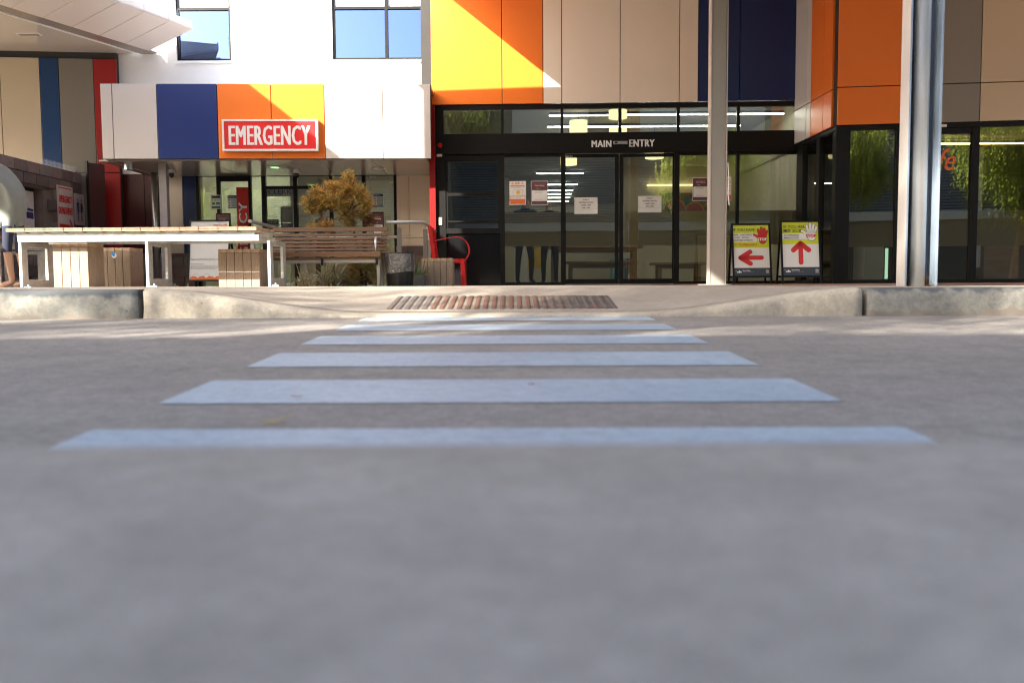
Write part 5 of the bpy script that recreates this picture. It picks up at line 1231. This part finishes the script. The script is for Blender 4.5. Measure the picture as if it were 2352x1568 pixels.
for k in range(9):
    f = (k + .5) / 9; A = p(988.5 + 9 * f, 524 + 68 * f); q.box(A.x - .006, YC + .036, A.z - .018, A.x + .006, YC + .459, A.z + .012)
q.build('back_mesh', m_redp, rc)
for Y0, dx, dy in ((YC + .0, 0, 0), (YC + .48, -2, 0)):
    pts = [p(x + dx, y, Y0) for x, y in ((991, 555), (1010, 551), (1030, 547), (1050, 544.5), (1060, 546), (1069, 552), (1076, 562), (1079, 572), (1078.5, 582), (1074, 591), (1069, 598))]
    MB().tube(pts, .0065, 8).build('armrest', m_redp, rc, smooth=True)

# ---------------------------------------------------------------- cameras and lights under the canopy
def dome(x0, x1, y0, y1, Y, label):
    A = at(x0, y0, Y); B = at(x1, y1, Y); r = (B.x - A.x) / 2; t = thing('dome_camera', label, 'security camera', ((A.x + B.x) / 2, Y, B.z))
    hh_ = A.z - B.z
    q = MB(); q.lathe([(r * .72, hh_ * .42), (r, hh_ * .46), (r, hh_ * .72), (r * .86, hh_ * .74), (r * .8, hh_ * 1.0), (r * .8, ZC0 - B.z)], 24); q.build('housing', m_letw, t, world=False, smooth=False)
    q = MB(); q.lathe([(r * .05, 0), (r * .42, hh_ * .07), (r * .62, hh_ * .2), (r * .68, hh_ * .36), (r * .68, hh_ * .42)], 24); q.build('dome', m_black, t, world=False, smooth=True)
dome(673, 690, 384, 409, 16.3, 'white dome camera under the canopy between the exit light and the shrub'); dome(386, 402, 382, 409, 16.2, 'white dome camera beside the slim grey post')
A = at(620, 384, 15.9); B = at(662, 384, 15.9); t = thing('exit_light', 'small green lit exit light flush in the canopy soffit', 'exit light', (A.x, 15.9, ZC0))
MB().box(A.x, 15.80, ZC0 - .014, B.x, 16.0, ZC0).build('housing', m_paper, t); MB().box(A.x + .03, 15.82, ZC0 - .02, A.x + .15, 15.98, ZC0 - .0145).build('lit_panel', m_exit, t)
A = at(850, 388, 16.2); t = thing('downlight', 'round white downlight in the canopy soffit right of the shrub top', 'downlight', (at(869, 388, 16.2).x, 16.2, ZC0)); MB().lathe([(.135, -.008), (.12, -.014), (.12, 0)][::-1], 24).build('trim_ring', m_letw, t, world=False); 
A = at(285, 374, 15.35); B = at(307, 374, 15.35); t = thing('canister_light', 'short steel canister light under the left end of the canopy', 'light fitting', ((A.x + B.x) / 2, 15.35, ZC0)); MB().lathe([((B.x - A.x) / 2, -.115), ((B.x - A.x) / 2, 0)], 24).build('housing', m_steel, t, world=False, smooth=False)

# ---------------------------------------------------------------- planting
m_lg = leafmat('strap_green', (.12, .17, .07), (.19, .23, .10), .25); m_lc = leafmat('strap_cream', (.62, .54, .37), (.70, .60, .42), .25); m_lr = leafmat('strap_rust', (.20, .09, .04), (.30, .15, .07), .25)
def strap(cx, cy, zb, n, L_, W_, seed, label, name='strap_leaf_plant', mats=None, flat=1.0, grp=None):
    rn = random.Random(seed); q = MB(); mats = mats or [m_lg, m_lc, m_lr]
    t = thing(name, label, 'plant', (cx, cy, zb), group=grp)
    for i in range(n):
        a = rn.uniform(0, 2 * math.pi); l = L_ * rn.uniform(.55, 1.1); el = rn.uniform(.35, 1.45); w_ = W_ * rn.uniform(.7, 1.2)
        p_ = Vector((rn.gauss(0, .05), rn.gauss(0, .05), 0)); d = Vector((math.cos(a) * math.cos(el), math.sin(a) * math.cos(el), math.sin(el)))
        sd = Vector((-math.sin(a), math.cos(a), 0)); rows = []; seg = 7; rust = rn.random() < .12
        for k in range(seg + 1):
            f = k / seg; ww = w_ * (1 - f ** 2.2) * (.55 + .45 * min(1, f * 4)) + .0006
            rows.append([p_ + sd * (-ww), p_ + sd * (-ww * .55), p_ + sd * (ww * .55) + Vector((0, 0, .0)), p_ + sd * ww]); p_ = p_ + d * (l / seg)
            d = (d + Vector((0, 0, -.30 * flat * (0.4 + f)))).normalized()
            if p_.z < .01: p_.z = .01
        for k in range(seg):
            for j in range(3):
                q.add([rows[k][j], rows[k][j + 1], rows[k + 1][j + 1], rows[k + 1][j]], [(0, 1, 2, 3)], 2 if rust else (0 if j == 1 else 1))
    q.build('leaves', mats, t, world=False)
    return t
strap(at(760, 640, 12.9).x, 12.9, .0, 170, .62, .014, 1, 'large striped strap leaf plant spilling out under the bench')
strap(at(818, 640, 13.3).x, 13.3, .0, 60, .55, .010, 9, 'smaller strap leaf plant behind the right end of the bench', mats=[m_lg, m_lg, m_lr])
strap(at(700, 640, 13.4).x, 13.4, .0, 60, .5, .011, 12, 'strap leaf plant behind the left end of the bench')
m_lg2 = leafmat('fresh_green', (.07, .13, .03), (.14, .20, .06), .3)
t = strap(at(958, 640, 12.9).x, 12.9, .16, 34, .34, .009, 3, 'green leafy plant in a grey pot between the bin and the low stool', 'potted_plant', [m_lg2, m_lg2, m_lg2], flat=.5)
MB().box(-.16, -.12, -.16, .12, .12, .012).build('pot', mat('grey_pot', (.11, .11, .10), .7), t, world=False, bevel=.01)
m_fa = leafmat('needle_gold', (.66, .40, .09), (.80, .52, .15), .35, 4); m_fb = leafmat('needle_olive', (.36, .27, .07), (.50, .38, .12), .35, 4); m_fc = leafmat('needle_rust', (.30, .15, .06), (.42, .23, .09), .3, 4); m_fg = leafmat('needle_green', (.20, .21, .07), (.29, .28, .10), .35, 4); m_fr = leafmat('needle_maroon', (.12, .045, .035), (.18, .07, .05), .3, 4)
m_bark = mat('shrub_bark', (.10, .06, .04), .9, var=.3, scale=30, bump=.6)
def needles(q, p_, d, rn, nn, l, mi, spread=.9):
    for _ in range(nn):
        v = (d * 1.3 + Vector((rn.gauss(0, spread), rn.gauss(0, spread), rn.gauss(0, spread)))).normalized() * l * rn.uniform(.6, 1.2)
        s_ = v.cross(Vector((rn.random() - .5, rn.random() - .5, rn.random() - .5))).normalized() * .0034
        tip = p_ + v + Vector((0, 0, -.15 * l)); q.add([p_ - s_, p_ + s_, tip], [(0, 1, 2)], mi)
def shrub(blobs, Y, trunkpts, label, name, mats, nspray, seed, nn=13, ln=.085):
    rn = random.Random(seed); t = thing(name, label, 'shrub', tuple(trunkpts[0])); q = MB(); br = MB(); k2000 = Y / 2000
    tot = sum(b[2] * b[3] for b in blobs); hub = Vector(trunkpts[-1])
    br.tube(trunkpts, [.035 - .02 * i / max(1, len(trunkpts) - 1) for i in range(len(trunkpts))], 8)
    for (bx, by, rx, ry, dep, wts) in blobs:
        c = at(bx, by, Y); rx_, ry_ = rx * k2000, ry * k2000; dp_ = dep
        pp = [hub.lerp(c, f) + Vector((rn.gauss(0, .02), rn.gauss(0, .02), .03 * math.sin(f * 3))) for f in (0, .3, .6, 1)]
        br.tube(pp, [.014, .011, .008, .004], 6)
        for i in range(int(nspray * rx * ry / tot)):
            # spray tips biased to the surface of the blob
            while 1:
                u = Vector((rn.uniform(-1, 1), rn.uniform(-1, 1), rn.uniform(-1, 1)))
                if .25 < u.length < 1: break
            rr = 1 + .22 * math.sin(u.x * 7 + bx) * math.cos(u.z * 6 + by) ; pos = c + Vector((u.x * rx_ * rr, u.y * dp_, u.z * ry_ * rr))
            d = (Vector((u.x, u.y, u.z + .25)).normalized() + Vector((rn.gauss(0, .25), rn.gauss(0, .25), rn.gauss(0, .25)))).normalized()
            mi = rn.choices(range(len(mats)), wts)[0]; L1 = .17 * rn.uniform(.5, 1.3)
            st = pos - d * L1; br.add([st, pos, st + Vector((.002, .002, .002))], [(0, 1, 2)])
            for f in (0.0, .25, .5, .75, 1.0): needles(q, st.lerp(pos, f) + Vector((0, 0, -.02 * f * f)), d, rn, max(2, nn // 5), ln * (1.1 - .35 * f), mi, .42)
    if nspray > 1800:
        for tx, ty in ((783, 384), (790, 380), (815, 386), (826, 396), (700, 446), (853, 430)):
            c = at(tx, ty, Y); b0 = hub.lerp(c, .55); br.tube([b0, b0.lerp(c, .6) + Vector((.02, 0, -.01)), c], [.005, .003, .0015], 4)
    q.build('foliage', mats, t); br.build('branches', m_bark, t); return t
mats5 = [m_fa, m_fb, m_fc, m_fg, m_fr]
g1, g2_, g3, g4 = (9, 5, 1, 2, 0), (6, 6, 2, 3, 0), (2, 4, 4, 5, 1), (0, 1, 2, 1, 8)
TP = [at(852, 652, 13.3), at(838, 625, 13.35), at(825, 590, 13.3), at(815, 540, 13.3), at(800, 490, 13.3)]
shrub([(800, 404, 14, 18, .2, g1), (796, 430, 26, 19, .28, g1), (765, 424, 22, 11, .25, g1), (732, 440, 24, 14, .26, g1), (711, 460, 22, 13, .24, g2_), (714, 478, 18, 9, .2, g2_), (755, 455, 30, 17, .3, g1), (786, 462, 32, 24, .34, g2_), (828, 440, 21, 20, .26, g2_), (841, 462, 16, 21, .24, g2_), (800, 490, 26, 19, .28, g3), (836, 488, 14, 17, .2, g3), (803, 511, 18, 12, .2, g3), (848, 504, 15, 15, .18, g4), (738, 474, 20, 10, .2, g3), (752, 519, 14, 5, .12, g1)],
      13.3, TP, 'golden brown feathery shrub rising above the bench', 'feathery_shrub', mats5, 2000, 21, 15, .085)
shrub([(748, 515, 26, 12, .15, (5, 3, 4, 1, 0)), (718, 520, 14, 6, .12, (5, 3, 4, 1, 0)), (806, 640, 26, 18, .2, (0, 5, 2, 6, 0)), (845, 600, 22, 22, .2, (0, 4, 1, 8, 0)), (812, 610, 14, 26, .2, (1, 4, 5, 3, 0)), (865, 628, 14, 26, .2, (0, 4, 1, 8, 0)), (880, 575, 12, 14, .15, (0, 2, 0, 8, 0)), (886, 600, 6, 20, .12, (0, 2, 0, 8, 0))],
      12.95, [at(830, 654, 13.0), at(832, 640, 13.0), at(828, 620, 13.0)], 'low olive feathery growth between the bench legs and the bin', 'feathery_shrub', mats5, 1500, 33)
# bare twigs at the shrub top are part of the first shrub
# ---------------------------------------------------------------- fallen leaves
m_l1 = leafmat('yellow_leaf', (.50, .34, .03), (.55, .38, .08), .3); m_l2 = leafmat('pink_leaf', (.55, .40, .34), (.60, .45, .38), .2)
def leaf(x, y, Y, L_, w_, rz, curl, m, label, fz):
    p0 = at(x, y, Y); z = fz(p0.x, Y); t = thing('fallen_leaf', label, 'leaf', (p0.x, Y, z + .005), rz, 'fallen leaves on the road')
    q = MB(); n = 8
    for i in range(n + 1):
        f = i / n; ww = w_ * math.sin(math.pi * min(1, f * .93 + .05)) + .0005; zz = curl * (max(0, f - .5) * 2) ** 2
        q.v += [Vector((L_ * (f - .5), -ww, zz + .002)), Vector((L_ * (f - .5), 0, zz)), Vector((L_ * (f - .5), ww, zz + .002))]
    for i in range(n):
        for j in range(2): k = i * 3 + j; q.f.append([k, k + 3, k + 4, k + 1]); q.mi.append(0)
    q.build('blade', m, t, world=False)
leaf(632, 981, 1.78, .062, .006, R(8), .016, m_l1, 'curled yellow leaf lying at the back edge of the nearest stripe', zroad)
leaf(682, 912, 2.12, .03, .006, R(3), .0, m_l2, 'small pale pink leaf lying on the second stripe', zroad)
leaf(297, 728, 4.93, .035, .005, R(20), .012, m_l1, 'yellow leaf curled against the kerb foot at left', zroad)
leaf(262, 726, 4.95, .05, .004, R(5), .003, m_l2, 'brown narrow leaf lying along the kerb foot at left', zroad)
leaf(400, 729, 4.93, .05, .004, R(-5), .002, m_l1, 'narrow leaf lying at the foot of the cream kerb', zroad)
leaf(1220, 888, 2.3, .018, .004, R(0), 0, mat('red_leaf', (.4, .12, .07), .6), 'tiny reddish leaf on the middle of the second stripe', zroad)

rnd = random.Random(77); q = MB()
for k in range(90):
    x = rnd.uniform(-3.0, 3.2); y = 4.975 - abs(rnd.gauss(0, .03)); z = zroad(x, y) + .003; a = rnd.uniform(0, 3.14); l = rnd.uniform(.004, .016) * (1 if x < 0 else .6)
    d = Vector((math.cos(a), math.sin(a) * .5, rnd.uniform(0, .25))) * l; e = Vector((-math.sin(a), math.cos(a), 0)) * l * .22
    q.quad(Vector((x, y, z)) - d, Vector((x, y, z + .002)) - e, Vector((x, y, z)) + d, Vector((x, y, z + .002)) + e)
tag(q.build('gutter_litter', m_leafd), 'thin scatter of dry leaf bits along the foot of the kerb', 'leaf litter', kind='stuff')

# ================================================================== PEOPLE
def person(joints, radii, edges, label, loc, colfn, name='person', hairpts=None, fingers=()):
    t = thing(name, label, 'person', loc)
    names = list(joints); vs = [Vector(joints[k]) for k in names]; es = [(names.index(a), names.index(b)) for a, b in edges]; rs = [radii[k] for k in names]
    for (hnd, dr, sd) in fingers:
        i0 = names.index(hnd); hp = Vector(joints[hnd]); dr = Vector(dr).normalized(); sd = Vector(sd).normalized(); pn = dr.cross(sd)
        for k, (o_, ln_) in enumerate(((-.03, .065), (-.01, .078), (.01, .072), (.03, .055))):
            b0 = len(vs); vs.append(hp + sd * o_ * .8 + dr * .035); rs.append(.010); vs.append(hp + sd * o_ + dr * (.035 + ln_ * .5) + pn * .008); rs.append(.009); vs.append(hp + sd * o_ + dr * (.035 + ln_ * .85) + pn * .028); rs.append(.008)
            es += [(i0, b0), (b0, b0 + 1), (b0 + 1, b0 + 2)]
        b0 = len(vs); vs.append(hp - sd * .04 + dr * .0); rs.append(.011); vs.append(hp - sd * .055 + dr * .03 + pn * .01); rs.append(.010); es += [(i0, b0), (b0, b0 + 1)]
    me = bpy.data.meshes.new('p'); me.from_pydata([tuple(v) for v in vs], es, []); o = bpy.data.objects.new('p', me); COL.objects.link(o)
    m1 = o.modifiers.new('s', 'SKIN'); sv = me.skin_vertices[0].data
    for i, r_ in enumerate(rs):
        r_ = r_ if isinstance(r_, tuple) else (r_, r_); sv[i].radius = r_; sv[i].use_root = (i == 0)
    m2 = o.modifiers.new('u', 'SUBSURF'); m2.levels = m2.render_levels = 2
    dg = bpy.context.evaluated_depsgraph_get(); nm = bpy.data.meshes.new_from_object(o.evaluated_get(dg)); bpy.data.objects.remove(o)
    mats_, fn = colfn; nm.materials.clear()
    for m in mats_: nm.materials.append(m)
    for pl_ in nm.polygons: pl_.material_index = fn(pl_.center); pl_.use_smooth = True
    bo = bpy.data.objects.new('body', nm); COL.objects.link(bo); bo.parent = t
    return t
E = [('pelvis', 'waist'), ('waist', 'chest'), ('chest', 'neckb'), ('neckb', 'head0'), ('head0', 'head1'), ('chest', 'shl'), ('shl', 'ell'), ('ell', 'wrl'), ('wrl', 'hal'), ('chest', 'shr'), ('shr', 'elr'), ('elr', 'wrr'), ('wrr', 'har'),
     ('pelvis', 'hil'), ('hil', 'knl'), ('knl', 'anl'), ('anl', 'tol'), ('pelvis', 'hir'), ('hir', 'knr'), ('knr', 'anr'), ('anr', 'tor')]
RAD = dict(pelvis=(.15, .12), waist=(.14, .11), chest=(.17, .12), neckb=.06, head0=(.075, .085), head1=(.085, .095), shl=.06, ell=.045, wrl=.028, hal=(.035, .018), shr=.06, elr=.045, wrr=.028, har=(.035, .018), hil=.09, knl=.06, anl=.04, tol=(.045, .03), hir=.09, knr=.06, anr=.04, tor=(.045, .03))
def standing(h=1.75, lean=0, feet=.11, k=1.0, hunch=0):
    s_ = h / 1.75; J = dict(pelvis=(0, 0, .93), waist=(0, -lean * .3, 1.08), chest=(0, -lean * .7 - hunch * .05, 1.34), neckb=(0, -lean - hunch * .15, 1.50), head0=(0, -lean - .02 - hunch * .25, 1.58), head1=(0, -lean - .02 - hunch * .28, 1.67),
        shl=(-.20, -lean * .8, 1.43), ell=(-.25, -lean * .6, 1.14), wrl=(-.24, -lean - .10, .90), hal=(-.24, -lean - .13, .83), shr=(.20, -lean * .8, 1.43), elr=(.25, -lean * .6, 1.14), wrr=(.24, -lean - .10, .90), har=(.24, -lean - .13, .83),
        hil=(-.09, 0, .88), knl=(-feet, -.02, .48), anl=(-feet, .03, .09), tol=(-feet - .02, -.13, .035), hir=(.09, 0, .88), knr=(feet, -.02, .48), anr=(feet, .03, .09), tor=(feet + .02, -.13, .035))
    return {a: (x * s_ * k, y * s_, z * s_) for a, (x, y, z) in J.items()}
def colf(shirt, pants, ztop, zsh, armr=.30):
    ms = [m_skin, shirt, pants, m_hair]
    def fn(c):
        if c.z > ztop + .07 + 0 and (c.y > -.02 or c.z > ztop + .2): return 3
        if c.z > ztop: return 0
        if abs(c.x) > armr * .7 and c.z < zsh: return 0
        if c.z < .06: return 3
        return 1 if c.z > .95 else 2
    return ms, fn
FI = [('hal', (0, -.3, -1), (0, 1, 0)), ('har', (0, -.3, -1), (0, 1, 0))]
# person in the grey green shirt cut by the left edge
J = standing(1.92, .22, .12, 1.1, .5); 
RD = dict(RAD); RD.update(pelvis=(.24, .22), waist=(.27, .25), chest=(.29, .27), neckb=.16, shl=.09, shr=.09, ell=.06, elr=.06)
PX = at(30, 500, 11.9).x - .02
pp_ = person(J, RD, E, 'person in a grey green shirt standing behind the table at the far left', (PX, 11.95, zpath(-7, 12)), ([m_skin, m_shirt, m_cloth2], lambda c: 1 if c.z > .86 else (2 if c.z > .5 else 0)), fingers=FI); pp_.rotation_euler = (0, 0, R(-92))
# dark clothed person inside the emergency entrance
px = at(740, 520, 18.2).x
person(standing(1.62, 0, .10, 1.05), RAD, E, 'person in black seen between the shrub and the bench top', (px, 18.2, .003), colf(m_cloth, m_cloth, 1.38, .80), fingers=FI)
# two people in the lobby
px = at(1205, 600, 17.0).x
pa = person(standing(1.72, .05, .13, 1.1), RAD, E, 'person in a black top standing with back turned inside the left glass panel', (px, 17.0, .003), colf(m_cloth, m_cloth2, 1.48, 1.0), fingers=FI); pa.rotation_euler = (0, 0, R(160))
px = at(1262, 600, 17.3).x
pb = person(standing(1.70, .22, .12, 1.05), RAD, E, 'person in a black numbered shirt leaning over the table in the lobby', (px, 17.15, .003), colf(m_cloth, m_cloth, 1.46, 1.0), fingers=FI); pb.rotation_euler = (0, 0, R(180))

# ================================================================== ACROSS THE ROAD (behind the camera, seen in the glass)
opp = thing('opposite_building', 'pale building across the road seen reflected in the glass doors', 'building', (0, -7, -.4))
wbox('wall', -34, -14, -.42, 30, -7.0, 8.15, mat('opposite_wall', (.34, .34, .33), .8), opp)
q = MB(); z = 2.6
while z < 5.9: q.hexa([(-12, -6.99, z), (16, -6.99, z), (16, -6.999, z), (-12, -6.999, z), (-12, -6.93, z + .05), (16, -6.93, z + .05), (16, -6.995, z + .09), (-12, -6.995, z + .09)]); z += .11
q.build('corrugated_cladding', mat('corrugated_steel', (.12, .14, .17), .45, metal=.2), opp)
wbox('dim_front', -12, -6.99, -.4, 16, -6.7, 2.15, mat('dim_front_brown', (.07, .055, .04), .6), opp)  # dark front added to dim the reflection in the door glass
q = MB(); q.box(-12, -6.6, 2.2, 16, -6.93, 2.55); q.build('awning', mat('awning_white', (.30, .29, .26), .6), opp)
wbox('fascia', -34.1, -14.1, 8.151, 30.1, -6.85, 8.35, m_grey, opp)
for k, x in enumerate((-9, -3.5, 2.0, 9.5)): wbox('window', x, -7.02, 6.2, x + 2.2, -6.96, 7.5, m_glassd if False else m_black, opp)
wbox('dark_door', -1.2, -7.02, -.4, 1.0, -6.95, 1.9, m_black, opp)
ground3 = MB(); ground3.box(-60, -7, -.41, 60, -3.2, -.352); ground3.build('far_footpath', m_path)['kind'] = 'structure'
m_tl = leafmat('tree_leaf', (.15, .21, .025), (.36, .42, .07), .65, 2); m_tb = mat('tree_bark', (.20, .15, .11), .9, var=.3, scale=8, bump=.6)
def tree(x, y, z0, h, r, hang, n, seed, label, crown_z0, gap=.0, cx=0, name='willow_tree', rz_=None, ncl=34, tight=.30):
    rn = random.Random(seed); t = thing(name, label, 'tree', (x, y, z0)); q = MB(); tr = MB()
    tr.tube([(0, 0, 0), (.15, .05, h * .25), (.05, .1, h * .5), (cx * .6, 0, h * .75)], [.28, .22, .17, .08], 10)
    zc = (crown_z0 + h) / 2; rz_ = (h - crown_z0) / 2
    cl = []
    for i in range(ncl):
        while 1:
            u = Vector((rn.uniform(-1, 1), rn.uniform(-1, 1), rn.uniform(-1, 1)))
            if u.length < 1: break
        c = Vector((cx + u.x * r, u.y * r * .8, zc + u.z * rz_)); cl.append(c)
        st = Vector((.1 + cx * .4, 0, max(h * .3, min(c.z - .6, h * .75)))); tr.tube([st, st.lerp(c, .5) + Vector((0, 0, .25)), c], [.06, .04, .015], 5, cap=False)
    for i in range(n):
        c = rn.choice(cl); u = Vector((rn.gauss(0, .5), rn.gauss(0, .5), rn.gauss(0, .38))) * (r * tight); p_ = c + u
        ln_ = rn.uniform(.35, 1.0) * hang; m_ = int(5 + 5 * hang)
        dx, dy = rn.gauss(0, .08), rn.gauss(0, .08)
        for k in range(m_):
            f = k / m_; pp = p_ + Vector((dx * f, dy * f, -ln_ * f)); a_ = rn.uniform(0, 6.3); d = Vector((math.cos(a_) * .5, math.sin(a_) * .5, -.8)).normalized() * rn.uniform(.08, .15); s_ = Vector((-math.sin(a_), math.cos(a_), 0)) * .02
            q.add([pp, pp + d * .5 + s_, pp + d, pp + d * .5 - s_], [(0, 1, 2, 3)])
    q.build('crown', m_tl, t, world=False); tr.build('trunk', m_tb, t, world=False); return t
tree(-13.6, -4.6, -.4, 9.3, 2.7, .7, 2200, 5, 'leafy street tree across the road throwing dappled shade on the kerb', 6.0, ncl=24, tight=.27)
tree(-8.6, -4.8, -.4, 9.2, 2.7, .7, 2000, 15, 'second leafy street tree across the road, next to the tall narrow one', 6.0, ncl=24, tight=.27)
tree(-3.9, -4.7, -.4, 8.8, 2.3, .7, 1000, 25, 'third leafy street tree across the road, straight behind the viewer', 6.2)
tree(-10.4, -5.6, -.4, 15.0, 2.0, .8, 4200, 6, 'tall narrow tree rising above the others, added to shade the right-hand paving', 9.0)  # unseen crown added to block sun from the right-hand paving
tree(6.2, .4, -.26, 5.4, 1.8, 1.3, 3000, 7, 'weeping tree beside the crossing whose hanging leaves show in the sliding doors', 3.2)
tree(11.3, .6, -.26, 6.6, 1.9, 1.6, 3800, 9, 'weeping tree whose leaves show in the cafe windows', 3.0)
tree(-10.6, 2.2, -.2, 4.4, 1.5, 1.0, 2200, 10, 'low bushy street tree reflected in the emergency windows', 2.3)
